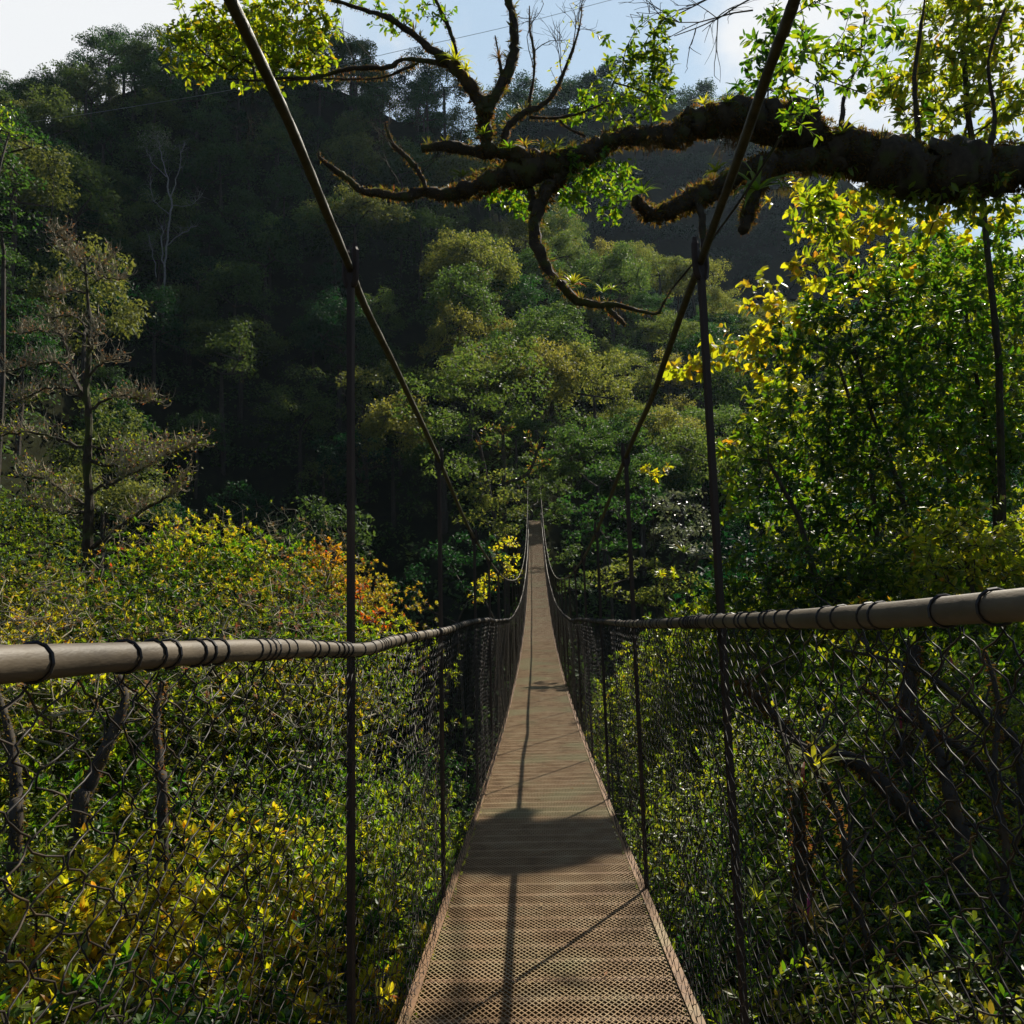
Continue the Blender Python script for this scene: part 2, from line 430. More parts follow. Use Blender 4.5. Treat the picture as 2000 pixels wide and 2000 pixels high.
def tab(u, y):
    u = np.clip(u, COLS[0], COLS[-1]); y = np.clip(y, ROWS[0], ROWS[-1])
    i = np.clip(np.searchsorted(COLS, u) - 1, 0, len(COLS) - 2); j = np.clip(np.searchsorted(ROWS, y) - 1, 0, len(ROWS) - 2)
    a = (u - COLS[i]) / (COLS[i + 1] - COLS[i]); b = (y - ROWS[j]) / (ROWS[j + 1] - ROWS[j])
    a = a * a * (3 - 2 * a)
    return (TAB[j, i] * (1 - a) + TAB[j, i + 1] * a) * (1 - b) + (TAB[j + 1, i] * (1 - a) + TAB[j + 1, i + 1] * a) * b


def zg(x, y):
    x = np.asarray(x, float); y = np.asarray(y, float)
    bump = .35 * np.sin(x * .9 + y * .37) + .3 * np.sin(y * .8 - x * .33) + .15 * np.sin(2.3 * x + 1.7 * y)
    near = -4.4 - .21 * np.maximum(y, -4) + .03 * np.maximum(x, 0) + bump * .8
    far = tab(x / np.maximum(y, 30), y) + 2.2 * np.sin(x * .13 + y * .05) * np.sin(y * .11 - x * .03) + bump
    k = np.clip((y - 22) / 22, 0, 1); k = k * k * (3 - 2 * k)
    return near * (1 - k) + far * k


def axis(lo_, hi_, d0, d1):
    """spacing grows from d0 near zero to d1"""
    out = [0.0]
    while out[-1] < hi_: out.append(out[-1] + d0 + (d1 - d0) * min(1, out[-1] / 250))
    neg = [0.0]
    while neg[-1] > lo_: neg.append(neg[-1] - d0 - (d1 - d0) * min(1, -neg[-1] / 250))
    return np.array(sorted(set(out + neg)))


gx = axis(-900, 900, 1.2, 20); gy = axis(-120, 1100, 1.2, 16)
X, Y = np.meshgrid(gx, gy); Z = zg(X, Y)
nx, ny = len(gx), len(gy)
ii = (np.arange(ny - 1)[:, None] * nx + np.arange(nx - 1)[None]).ravel()
mb = MB(); mb.add(np.stack([X, Y, Z], -1).reshape(-1, 3), np.stack([ii, ii + 1, ii + nx + 1, ii + nx], -1))
tag(mb.build('terrain', GROUND, smooth=True), kind='structure')

# ------------------------------------------------------------------ suspension bridge
Y0, Y1 = -1.6, 68.0
HW = .459


def zd(y):
    return -1.78 + .0026 * (np.asarray(y, float) - 15) ** 2


bridge = thing('suspension_bridge', 'narrow rusty steel footbridge with grating deck, wire netting sides and tubular handrails', 'suspension bridge', (0, 0, zd(0)))
BZ = np.array([0, 0, float(zd(0))])


def bpart(mb, name, mat, parent=None, smooth=False):
    for v in mb.v: v -= BZ.astype(np.float32)
    return mb.build(name, mat, parent or bridge, smooth)


# grating deck in panels: crossed strands of expanded metal
def deck_panel(y0, y1, px, py, sw, th):
    mb = MB()
    sl = py / px                                      # run along y per unit x
    span = 2 * HW * sl
    for fam in (0, 1):
        ks = np.arange(math.floor((y0 - span) / py), math.ceil(y1 / py) + 1)
        a0 = ks * py                                  # y where the strand meets the left edge
        s = 1 if fam == 0 else -1
        ya, yb = a0, a0 + span
        ta = np.clip((y0 - ya) / span, 0, 1); tb = np.clip((y1 - ya) / span, 0, 1)
        ok = tb - ta > .02
        ta, tb = ta[ok], tb[ok]; ya = ya[ok]
        m = 4
        t = ta[:, None] + (tb - ta)[:, None] * np.linspace(0, 1, m)[None]
        yy = ya[:, None] + span * t
        xx = s * (-HW + 2 * HW * t)
        zz = zd(yy) + (.0006 if fam else 0) + .004 * np.sin(yy * 2.1 + xx * 1.3) * np.cos(yy * .7)
        c = np.stack([xx, yy, zz], -1)                # (K,m,3)
        dr = np.array([s * 1.0, sl, 0]); dr /= np.linalg.norm(dr); pe = np.array([-dr[1], dr[0], 0])
        prof = np.array([[-1, 1], [1, .4], [1, -1], [-1, -.4]])   # tilted strand section
        v = c[:, :, None, :] + prof[None, None, :, 0:1] * pe * sw / 2 + prof[None, None, :, 1:2] * np.array([0, 0, th / 2])
        K = len(v)
        base = (np.arange(K) * m * 4)[:, None, None] + (np.arange(m - 1) * 4)[None, :, None]
        j = np.arange(4)[None, None]; j2 = (j + 1) % 4
        q = np.stack([base + j, base + j2, base + 4 + j2, base + 4 + j], -1).reshape(-1, 4)
        mb.add(v, q)
    return mb


yb = Y0; i = 0
while yb < Y1 - .1:
    L = 2.4
    near = yb < 24
    mb = deck_panel(yb + .004, min(yb + L, Y1) - .004, .0235 if near else .047, .0375 if near else .075, .0038 if near else .0082, .0025)
    bpart(mb, 'deck_panel', GRATE)
    yb += L
# cross bars under the grating: angle irons
ys = np.arange(Y0, Y1, .172)
def bar(mb, y, rng):
    z = float(zd(y)) - .004
    dz = rng.normal(0, .001); tw = rng.normal(0, .003)
    box(mb, (0, y + .012 + tw, z - .004 + dz), (2 * HW - .01, .030, .004))
    box(mb, (0, y - .003, z - .032 + dz), (2 * HW - .01, .004, .052))
R1 = np.random.default_rng(3)
vis = [y for y in ys if y > 2.3][:98]
rest = MB()
for y in ys:
    if any(abs(y - q) < 1e-6 for q in vis):
        mb = MB(); bar(mb, y, R1); bpart(mb, 'cross_bar', RUST)
    else:
        bar(rest, y, R1)
tag(bpart(rest, 'cross_bar', RUST), kind='stuff')
for s in (-1, 1):                                      # edge angle along each side
    mb = MB(); yy = np.linspace(Y0, Y1, 180)
    for off, wd, zz, ht in ((HW + .016, .038, .006, .005), (HW + .034, .005, -.024, .055)):
        x = s * off; z = zd(yy) + zz
        v = np.stack([np.stack([np.full_like(yy, x + a * wd / 2), yy, z + b * ht / 2], -1) for a, b in ((-1, -1), (1, -1), (1, 1), (-1, 1))], 1)
        k = np.arange(len(yy) - 1)[:, None] * 4; j = np.arange(4)[None]; j2 = (j + 1) % 4
        mb.add(v, np.stack([k + j, k + 4 + j, k + 4 + j2, k + j2], -1).reshape(-1, 4), [[0, 1, 2, 3]])
    bpart(mb, 'edge_beam', RUST)

# handrails
railL = [(0, 1298), (207, 1284), (414, 1273), (569, 1266), (690, 1270), (716, 1270), (752, 1256), (802, 1245), (840, 1238), (874, 1231), (905, 1219), (930, 1213), (957, 1210)]
railR = [(2000, 1181), (1880, 1190), (1735, 1203), (1554, 1209), (1450, 1212), (1372, 1214), (1312, 1217), (1230, 1219), (1180, 1214), (1140, 1211)]
RX = .468


def rail_path(px, s):
    pts = [PXP(x, y, s * RX) for x, y in px]
    pts.insert(0, pts[0] + (pts[0] - pts[1]) / np.linalg.norm(pts[0] - pts[1]) * 1.6)
    y = pts[-1][1]; z_end = pts[-1][2]; off0 = z_end - zd(y)
    yy = np.concatenate([np.arange(y + .9, 24, .9), np.arange(24, Y1, 2.0)])
    r = np.random.default_rng(11 + s)
    for q in yy:
        k = min(1, (q - y) / 6)
        pts.append(np.array([s * RX + r.normal(0, .006), q, float(zd(q)) + off0 * (1 - k) + 1.29 * k + r.normal(0, .012)]))
    pts = np.array(pts); g = np.concatenate([np.arange(pts[0][1], 12, .11), np.arange(12, Y1, .6)])
    c = np.stack([np.interp(g, pts[:, 1], pts[:, k]) for k in range(3)], -1); c[:, 1] = g
    for _ in range(2):
        c[1:-1] = .25 * c[:-2] + .5 * c[1:-1] + .25 * c[2:]
    return c


rails = {}
for s, px in ((-1, railL), (1, railR)):
    path = rail_path(px, s); rails[s] = path
    mb = MB(); tube(mb, path, .0172 * (1 + .05 * np.sin(np.arange(len(path)) * .7 + s)), 14)
    hr = bpart(mb, 'handrail', RAIL, smooth=True)
    # binding wire: rings wound round the tube
    wb = MB(); rr = np.random.default_rng(21 + s)
    L = np.concatenate([[0], np.cumsum(np.linalg.norm(np.diff(path, axis=0), axis=1))])
    q = .2
    while q < L[-1] - .3 and q < 34:
        st = (.02 + .16 * rr.random() ** 1.6) if q < 6 else rr.uniform(.05, .13)
        turns = rr.choice([1, 1, 1, 2]); n = 14
        a = np.linspace(0, 2 * PI * 1.04, n); slant = rr.uniform(-.012, .02)
        qq = q + slant * a / (2 * PI)
        c = np.stack([np.interp(qq, L, path[:, k]) for k in range(3)], -1)
        t = nz(np.array([np.interp(q + .02, L, path[:, k]) - np.interp(q - .02, L, path[:, k]) for k in range(3)]))
        u = nz(np.cross(t, [0, 0, 1.0])); v_ = np.cross(u, t)
        ph = -PI / 2
        tube(wb, c + .0186 * (np.cos(a + ph)[:, None] * u + np.sin(a + ph)[:, None] * v_), .0019, 5, caps=False)
        q += st
    bpart(wb, 'binding_wire', WIRE, hr)

# main cables
cabL = [(420, -60), (450, 0), (518, 140), (575, 264), (637, 414), (683, 523), (712, 597), (766, 705), (795, 766), (857, 898), (915, 1030), (948, 1084)]
cabR = [(1572, -60), (1549, 8), (1497, 150), (1445, 300), (1404, 414), (1370, 508), (1335, 600), (1300, 700), (1271, 782), (1223, 890), (1172, 1022), (1145, 1080)]
CX = .475
cables = {}
for s, px in ((-1, cabL), (1, cabR)):
    pts = [PXP(x, y, s * CX) for x, y in px]
    d = pts[0] - pts[1]; pts.insert(0, pts[0] + d / np.linalg.norm(d) * 1.6)
    y = pts[-1][1]; zc = lambda q: .17 + (.0045 if q < 15 else .0032) * (q - 15) ** 2
    off = pts[-1][2] - zc(y)
    for q in list(np.arange(y + 1.5, 24, 1.5)) + list(np.arange(24, Y1 - 1, 3)):
        pts.append(np.array([s * CX, q, zc(q) + off * max(0, 1 - (q - y) / 8)]))
    path = smooth_path(pts, 14); cables[s] = path
    mb = MB(); tube(mb, path, .0098, 12, twist=95, lobes=4)
    bpart(mb, 'main_cable', CABLE, smooth=True)

# hangers
def at_y(path, y): return np.array([np.interp(y, path[:, 1], path[:, k]) for k in range(3)])
hy = [2.27, 4.45, 6.5, 8.45, 10.4, 12.4] + [14.4 + 2 * k for k in range(24)]
for k, y in enumerate(hy):
    for s in (-1, 1):
        yy = y
        if k == 0: yy = PXP(685, 528, -CX)[1] if s < 0 else PXP(1368, 515, CX)[1]
        if k == 1: yy = PXP(858, 903, -CX)[1] if s < 0 else PXP(1222, 892, CX)[1]
        top = at_y(cables[s], yy) + np.array([0, 0, .03]); bot = np.array([s * (HW + .036), yy, float(zd(yy)) - .03])
        mb = MB()
        d = top - bot; L = np.linalg.norm(d); d /= L
        a = nz(np.cross(d, [0, 1, .0])); b = np.cross(d, a)
        wx, wy = .0175, .013
        ang = .5 * s
        a2 = a * math.cos(ang) + b * math.sin(ang); b2 = -a * math.sin(ang) + b * math.cos(ang)
        box(mb, (top + bot) / 2, (wx, wy, L), (a2, b2, d))
        h = bpart(mb, 'hanger', STEEL)
        if k < 5:                                      # forked eye that grips the cable
            mb = MB()
            for q in (-1, 1):
                c = top + a2 * q * .016
                pts = [c - d * .075 - a2 * q * .008, c - d * .05, c - d * .02 + a2 * q * .001, c + d * .012, c + d * .04 - a2 * q * .002]
                tube(mb, smooth_path(pts, 3), [.009] + [.0105] * 10 + [.0075] * 2, 7)
            bpart(mb, 'cable_clamp', STEEL, h)

# chain-link netting on each side
def netting(s):
    path = rails[s]; mb = MB(); rng = np.random.default_rng(5 + s)
    def zone(y0, y1, p, v, r, sub, sides):
        cols_ = np.arange(math.ceil(y0 / p), math.ceil(y1 / p))
        zr0 = np.interp(cols_ * p, path[:, 1], path[:, 2])
        lev = int(round(1.31 / v)); m = lev * sub + 1
        j = np.arange(m) / sub
        h = j / lev                                    # 0 at the rail, 1 at the deck edge
        tri = np.cos(PI * j); tri = np.sign(tri) * np.abs(tri) ** .8
        sg = np.where(cols_ % 2 == 0, 1.0, -1.0)
        y = cols_[:, None] * p + .5 * p * .97 * sg[:, None] * tri[None]
        wob = .016 * np.sin(y * 4.1 + h * 5.3 - s) + .012 * np.sin(y * 7.3 + h * 9 + s) + .012 * np.sin(y * 17.1 - h * 6 + 2 * s) + rng.normal(0, .0042, (len(cols_), m))
        sag = .018 * np.sin(h * PI) * np.sin(y * 1.37 + s)
        zr = np.interp(y, path[:, 1], path[:, 2]) - .02; zb = zd(y) + .012
        z = zr + (zb - zr) * h[None] + .010 * np.sin(y * 11 + h * 4) * np.sin(h * PI)[None] - .012 * np.abs(np.sin(y * 5)) * (1 - h) * 4 * h
        bul = .030 * np.sin(h * PI)[None] * (1.1 + np.sin(y * 1.9 + s)) + .006 * np.sin(y * 9 + h * 12)
        weave = .0042 * np.cos(PI * j)[None] * np.ones_like(sg)[:, None] * np.where(np.arange(m) % 2 == 0, 1, .4)[None]
        x = s * (.468 - .004 * h[None] + bul) + weave
        c = np.stack([x, y + wob + sag, z], -1)        # (K,m,3)
        t = nz(np.gradient(c, axis=1)); u = nz(np.cross(t, np.array([1.0, 0, 0]))); w_ = np.cross(t, u)
        ang = np.arange(sides) * 2 * PI / sides
        vv = c[:, :, None] + r * (np.cos(ang)[:, None] * u[:, :, None] + np.sin(ang)[:, None] * w_[:, :, None])
        K = len(cols_)
        b = (np.arange(K) * m * sides)[:, None, None] + (np.arange(m - 1) * sides)[None, :, None]
        q = np.arange(sides)[None, None]; q2 = (q + 1) % sides
        mb.add(vv, np.stack([b + q, b + q2, b + sides + q2, b + sides + q], -1).reshape(-1, 4))
    zone(-1.0, 3.2, .039, .033, .00125, 4, 5)
    zone(3.2, 9, .039, .033, .00125, 2, 4)
    zone(9, 26, .039, .033, .0014, 1, 3)
    zone(26, 67, .068, .057, .003, 1, 3)
    return bpart(mb, 'wire_netting', NETM, smooth=True)


netting(-1); netting(1)

# ------------------------------------------------------------------ forest trees far off
def copy_tree(src, loc, rz, s, label, group, cat='tree'):
    o = src.copy(); col.objects.link(o); o.location = Vector([float(c) for c in loc]); o.rotation_euler = (0, 0, float(rz)); o.scale = (float(s[0]), float(s[0]), float(s[1]))
    tag(o, label, cat, group)
    for ch in src.children:
        c = ch.copy(); col.objects.link(c); c.parent = o
        for g in ch.children:
            e = g.copy(); col.objects.link(e); e.parent = c
    return o


class Proto:
    """mesh data of one kind of tree: trunk + crown, used by many trees"""
    def __init__(self, parts): self.parts = parts; self.first = None

    def place(self, name, label, cat, group, loc, rz, s):
        if self.first is None:
            o = thing(name, label, cat, loc, group); o.rotation_euler = (0, 0, float(rz)); o.scale = (float(s[0]), float(s[0]), float(s[1]))
            for pn, me in self.parts: link(pn, me, o)
            self.first = o
            return o
        o = copy_tree(self.first, loc, rz, s, label, group, cat)
        o.name = name
        return o


def forest_proto(seed, R, H, base, nclump, leaf, mat, flat=.7, dens=1.0, rmin=.13, rmax=.31, layered=False):
    rng = np.random.default_rng(seed)
    dv = rdir(rng, nclump); dv[:, 2] = np.abs(dv[:, 2]) * 1.2 - .35; dv = nz(dv)
    cen = np.array([0, 0, base + H]) + dv * np.array([R, R, H]) * rng.uniform(.55, 1.0, (nclump, 1))
    if layered:
        cen[:, 2] = base + H * (.3 + 1.25 * np.round((cen[:, 2] - base) / H * 1.6) / 3.2) + rng.normal(0, .15, nclump) + H * .15
    rad = R * rng.uniform(rmin, rmax, nclump)
    mb = MB(); clump_crown(mb, cen, rad, rng, dens, leaf, flat)
    crown = mb.mesh('crown', mat)
    tm = MB(); lean = rng.normal(0, .25, 2)
    trunk = [np.array([0, 0, -2.0]), np.array([lean[0] * .4, lean[1] * .4, base * .5]), np.array([lean[0], lean[1], base]), np.array([lean[0], lean[1], base + H * .8])]
    nodes, par, tips = skeleton(trunk, cen[rng.permutation(nclump)[:12]] - np.array([0, 0, .4]), rng, 1.4, .1)
    limbs(tm, nodes, par, r_tip=.05, r_max=.3, base_r=[.26, .24, .2, .12], nt=4, n=6)
    return Proto([('trunk', tm.mesh('trunk', BARKD)), ('crown', crown)])


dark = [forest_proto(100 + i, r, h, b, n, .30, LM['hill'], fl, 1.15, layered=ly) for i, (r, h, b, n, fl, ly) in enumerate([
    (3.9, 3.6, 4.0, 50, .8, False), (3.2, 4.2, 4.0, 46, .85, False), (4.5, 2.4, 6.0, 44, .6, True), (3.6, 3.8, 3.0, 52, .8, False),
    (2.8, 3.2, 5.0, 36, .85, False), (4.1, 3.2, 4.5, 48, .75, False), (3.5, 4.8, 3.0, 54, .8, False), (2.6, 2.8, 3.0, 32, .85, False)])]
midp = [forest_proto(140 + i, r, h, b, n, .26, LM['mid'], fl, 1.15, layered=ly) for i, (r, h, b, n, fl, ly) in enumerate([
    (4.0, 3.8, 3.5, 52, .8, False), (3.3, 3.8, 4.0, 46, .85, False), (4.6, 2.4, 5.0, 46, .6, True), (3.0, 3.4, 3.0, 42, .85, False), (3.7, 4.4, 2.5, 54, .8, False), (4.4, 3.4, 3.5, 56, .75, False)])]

RF = np.random.default_rng(77)
cnt = {}


def hill_label(px, py, y):
    side = 'above the tiered bare tree' if px < 260 else 'around the white dead trunk' if px < 480 else 'below the mossy branch tips'
    band = 'skyline ridge' if py < 170 else 'upper slope' if py < 400 else 'middle slope' if py < 700 else 'shaded foot'
    return 'dark broadleaf tree on the ' + band + ' ' + side, 'forest trees on the ' + band + ' ' + side


def scatter(protos, pxlo, pxhi, y0, y1, dx, dy, smin, smax, labeler, name, keep=None, limit=400, hmul=1.0):
    n = 0
    y = y0
    while y < y1:
        x = (pxlo - 1049) / F * y
        while x < (pxhi - 1049) / F * y:
            xx, yy = x + RF.uniform(-.42, .42) * dx, y + RF.uniform(-.42, .42) * dy
            z = float(zg(xx, yy)); s = RF.uniform(smin, smax)
            px, py = proj((xx, yy, z + 7 * s))
            k = int(RF.integers(len(protos))); rz = RF.uniform(0, 6.28); sh = s * RF.uniform(.85, 1.2) * hmul
            if (keep is None or keep(px, py, xx, yy)) and n < limit:
                lab, grp = labeler(px, py, yy)
                protos[k].place(name, lab, 'tree', grp, (xx, yy, z - .3), rz, (s, sh)); n += 1
            x += dx * (1 if y < 130 else 1.1)
        y += dy
    return n


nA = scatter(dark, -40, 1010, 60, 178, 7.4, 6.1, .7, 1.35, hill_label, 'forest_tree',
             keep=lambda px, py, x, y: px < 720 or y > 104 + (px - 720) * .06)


def mid_label(px, py, y):
    where = 'behind the crown at the far bridge end' if px < 1040 else 'behind the flat topped tree' if px < 1300 else 'beside the second steel hanger'
    band = 'upper' if py < 560 else 'lower'
    return 'sunlit green tree on the ' + band + ' middle spur ' + where, 'trees on the ' + band + ' middle spur ' + where


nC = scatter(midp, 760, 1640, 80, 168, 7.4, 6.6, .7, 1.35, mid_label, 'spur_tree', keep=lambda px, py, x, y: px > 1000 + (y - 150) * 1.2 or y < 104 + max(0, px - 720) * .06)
print('forest', nA, nC)

# distant ridge and the low forest behind: one mass each
def mass(name, label, cells, seed, R, leaf, mat):
    rng = np.random.default_rng(seed); mb = MB()
    for x, y in cells:
        z = float(zg(x, y)); r = R * rng.uniform(.7, 1.25); hb = rng.uniform(.3, 1.0) * r
        n = 10
        dv = rdir(rng, n); dv[:, 2] = np.abs(dv[:, 2])
        cen = np.array([x, y, z + hb + r * .5]) + dv * r * np.array([.85, .85, .6]) * rng.uniform(.5, 1, (n, 1))
        clump_crown(mb, cen, r * rng.uniform(.35, .55, n), rng, .8, leaf, .7)
    return tag(mb.build(name, mat), label, 'forest', kind='stuff')


def cells(pxlo, pxhi, y0, y1, dx, dy, rng):
    out = []; y = y0
    while y < y1:
        x = (pxlo - 1049) / F * y
        while x < (pxhi - 1049) / F * y:
            out.append((x + rng.uniform(-.45, .45) * dx, y + rng.uniform(-.45, .45) * dy)); x += dx
        y += dy
    return out


rm = np.random.default_rng(8)
mass('distant_forest', 'hazy forest covering the far ridge under the mossy limb', cells(880, 2050, 205, 330, 8.5, 8.0, rm), 81, 5.6, .75, LM['hazy'])
mass('slope_forest', 'dark low forest on the slope behind the leafy wall of trees', cells(1500, 2100, 60, 190, 7.5, 8.0, rm), 82, 4.0, .6, LM['hill'])
mass('ridge_forest', 'dark forest on the ridge behind the left hillside skyline', cells(-250, 1000, 178, 215, 8.0, 9.0, rm), 83, 4.6, .7, LM['hill'])


# leafy cover of the ground, slopes and gully
def ground_cover(name, label, pts, seed, rlo, rhi, leaf, mat, dens=.8, lift=.3):
    rng = np.random.default_rng(seed); mb = MB()
    for x, y in pts:
        z = float(zg(x, y)); r = rng.uniform(rlo, rhi)
        clump_crown(mb, [np.array([x, y, z + lift * r])], [r], rng, dens, leaf * rng.uniform(.8, 1.2), .8)
    return tag(mb.build(name, mat), label, 'undergrowth', kind='stuff')


ru = np.random.default_rng(9)
pts = [(x, y) for x, y in cells(-60, 1560, 46, 150, 3.6, 3.6, ru)]
ground_cover('slope_undergrowth', 'dark undergrowth between the trunks on the far slopes', pts, 91, 1.4, 2.6, .45, LM['hill'], .8)
pts = [(x, y) for x, y in cells(-250, 2400, 20, 46, 2.2, 2.2, ru)]
ground_cover('gully_undergrowth', 'leafy undergrowth filling the gully under the bridge', pts, 92, .9, 1.9, .24, LM['under'], .8)
pts = [(x, y) for x, y in [(ru.uniform(-13, 13), ru.uniform(.5, 21)) for _ in range(620)] if abs(x) < y * .9 + 4]
ground_cover('bank_undergrowth', 'small leaved undergrowth on the near bank below the netting', pts, 93, .4, .8, .08, LM['under'], .55, lift=0)

# ------------------------------------------------------------------ unseen cloud-shaped mesh, added above the view to block sun from the left hillside
E1 = np.array([math.cos(SUN_AZ), -math.sin(SUN_AZ), 0]); E2 = np.cross(SUN, E1); E2 = E2 if E2[2] > 0 else -E2
BLOCKER_MAT = surf_mat('sun_blocker_white', [(0, (.8, .8, .8)), (1, (.85, .85, .85))], scale=.05, rough=1, bump=0, spec=0)
rc = np.random.default_rng(31); mb = MB()
th = np.linspace(0, PI, 9); ph = np.arange(14) * 2 * PI / 14
for k in range(52):
    a, b = rc.uniform(-188, -74), rc.uniform(-36, -4)
    r = rc.uniform(8, 16)
    c = SUN * (1300 + rc.uniform(-14, 26)) + E1 * a + E2 * b
    v = np.array([[math.sin(t) * math.cos(p), math.sin(t) * math.sin(p), math.cos(t)] for t in th for p in ph]) * r * np.array([1, 1, .75]) * rc.uniform(.9, 1.1, (len(th) * 14, 1)) + c
    i_ = np.arange(len(th) - 1)[:, None] * 14; j_ = np.arange(14)[None]; j2 = (j_ + 1) % 14
    mb.add(v, np.stack([i_ + j_, i_ + 14 + j_, i_ + 14 + j2, i_ + j2], -1).reshape(-1, 4))
tag(mb.build('added_sun_blocker', BLOCKER_MAT, smooth=True), kind='structure')


# ------------------------------------------------------------------ nearer trees and shrubs
def blob_targets(blobs, d, dth, rng, dens):
    out = []
    for b in blobs:
        px, py, rx, ry = b[:4]; dd = d + (b[4] if len(b) > 4 else 0); k = b[5] if len(b) > 5 else 1
        c = P(px, py, dd); sx, sy = rx / F * dd, ry / F * dd
        n = max(3, int(dens * k * sx * sy * dth * 4.2))
        v = rdir(rng, n) * (rng.random((n, 1)) ** .4)
        out.append(c + v * np.array([sx, dth, sy]))
    return np.concatenate(out)


def leafy(name, label, cat, group, trunk, blobs, d, dth, dens, m, L, W, mat, seed, near=True, bark=BARK, base_r=None, r_tip=.006, seg=.3, twig=.22, droop=.15, rosette=False, extra=None, up=.8, up_tg=None):
    """a tree whose crown fills the given masses; trunk = world points from the ground up"""
    rng = np.random.default_rng(seed)
    tg = blob_targets(blobs, d, dth, rng, dens)
    o = thing(name, label, cat, trunk[0], group)
    B = np.asarray(trunk[0], float)
    trunk = np.asarray(trunk, float)
    nt_ = len(trunk)
    nodes, par, tips = skeleton(trunk, tg, rng, seg, .12)
    tm = MB(); limbs(tm, nodes - B, par, r_tip, .5, base_r=base_r, nt=nt_ if base_r is not None else 0, n=7, rng=rng)
    tm.build('trunk', bark, o)
    par = np.array(par); td = nodes[tips] - nodes[par[tips]]
    mb = MB(); sprays(mb, tg - B, td + np.array([0, 0, .02]), rng, m, twig, L, W, near, droop=droop, rosette=rosette, up=up)
    mb.build('crown', mat, o)
    if extra:                                           # a clump of another leaf colour
        for nm, mt, bl, dn in extra:
            t2 = blob_targets(bl, d, dth * .6, rng, dn)
            mb = MB(); sprays(mb, t2 - B, rdir(rng, len(t2)) + np.array([0, 0, .5]), rng, m, twig, L, W, near, rosette=rosette)
            mb.build(nm, mt, o)
    return o


def G(px, py, d, dz=-.3):
    """ground point below a picture position at depth d"""
    p = P(px, py, d); return np.array([p[0], p[1], float(zg(p[0], p[1])) + dz])


# --- shrubs on the near bank: a few grown kinds, many plants
def shrub_proto(seed, R, H, nt_, m, L, W, mat, near=True, rosette=True, bark=BARKD, bare=.0, up=.9, jit=.45):
    rng = np.random.default_rng(seed)
    dv = rdir(rng, nt_); dv[:, 2] = np.abs(dv[:, 2]) * 1.25 - .25; dv = nz(dv)
    # several domes make the outline uneven
    k = rng.integers(0, 5, nt_); dc = np.array([[0, 0, .2], [.45, .2, 0], [-.4, .35, -.05], [.1, -.45, -.1], [-.3, -.3, .1]]) * R
    tg = np.array([0, 0, H]) + dc[k] + dv * R * np.array([.72, .72, .62]) * (rng.uniform(.55, 1.0, (nt_, 1)))
    trunk = [np.array([0, 0, -1.2]), np.array([.05, .03, H * .25]), np.array([rng.normal(0, .1), rng.normal(0, .1), H * .6])]
    nodes, par, tips = skeleton(trunk, tg, rng, .25, .14)
    tm = MB(); limbs(tm, nodes, par, .005, .09, n=5)
    par = np.array(par); td = nodes[tips] - nodes[par[tips]] + np.array([0, 0, .03])
    keep = rng.random(nt_) > bare
    mb = MB(); sprays(mb, tg[keep], (td + dv * .03)[keep], rng, m, .16, L, W, near, rosette=rosette, droop=.05, up=up, jit=jit)
    return Proto([('trunk', tm.mesh('trunk', bark)), ('crown', mb.mesh('crown', mat))])


sh_near = [shrub_proto(200 + i, 1.15, 1.5, 250, 20, .074, .030, LM['shrub'], up=1.5, jit=.38) for i in range(4)]
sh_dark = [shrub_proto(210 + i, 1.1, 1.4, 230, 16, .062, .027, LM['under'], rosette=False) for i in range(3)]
bush = [shrub_proto(220 + i, 2.1, 3.4, 460, 13, .105, .05, LM['bush'], near=False, bark=BARK, bare=b) for i, b in enumerate([0, .12, .25, .05])]
bush_y = [shrub_proto(230 + i, 2.2, 3.4, 500, 14, .105, .045, LM['shrub'], near=False, bark=BARK, up=1.3, jit=.4) for i in range(2)]
rs = np.random.default_rng(41)
twiggy = [shrub_proto(250 + i, 1.9, 3.6, 260, 7, .09, .04, LM['tan' if i else 'bush'], near=False, bark=TWIG, bare=.72) for i in range(2)]


def plant(pr, name, label, group, px, pyt, d, hgt, s=1.0, cat='shrub'):
    """plant whose crown top reaches picture height pyt at depth d; hgt = the kind's height"""
    top = P(px, pyt, d); zb = float(zg(top[0], top[1]))
    sv = max(.35, (top[2] - zb) / hgt)
    if sv > 1.35 * s:                                   # a tall one stands on a longer stem
        base = top[2] - hgt * s * 1.1; sv = s * 1.1
        o = pr.place(name, label, cat, group, (top[0], top[1], base), rs.uniform(0, 6.28), (s, sv))
        return o
    return pr.place(name, label, cat, group, (top[0], top[1], zb), rs.uniform(0, 6.28), (s, sv))


HN, HB = 2.35, 4.9
left_near = [  # px, py of the top, depth
    (40, 1720, 4.6), (180, 1640, 5.2), (330, 1600, 6.0), (480, 1555, 7.0), (600, 1560, 7.6), (690, 1640, 6.6), (560, 1700, 5.4), (420, 1750, 4.9), (250, 1800, 4.4), (90, 1880, 3.9),
    (620, 1830, 4.9), (740, 1760, 5.6), (520, 1900, 4.2), (370, 1930, 3.8), (780, 1700, 6.4), (660, 1930, 4.3), (790, 1870, 5.0), (200, 1960, 3.5)]
for i, (px, py, d) in enumerate(left_near):
    w_ = 'against the wire netting low beside the deck' if px > 550 else 'in the lower corner under the nearest netting' if px < 260 else 'in the middle of the netting beside the first hanger'
    py += (0, 70, -35, 110, 20, -50)[i % 6]
    plant(sh_near[i % 4] if i % 5 != 3 else sh_dark[i % 3], 'leafy_shrub', 'yellow green leafy shrub seen ' + w_, 'yellow green shrubs ' + w_, px, py, d, HN, rs.uniform(.85, 1.1))
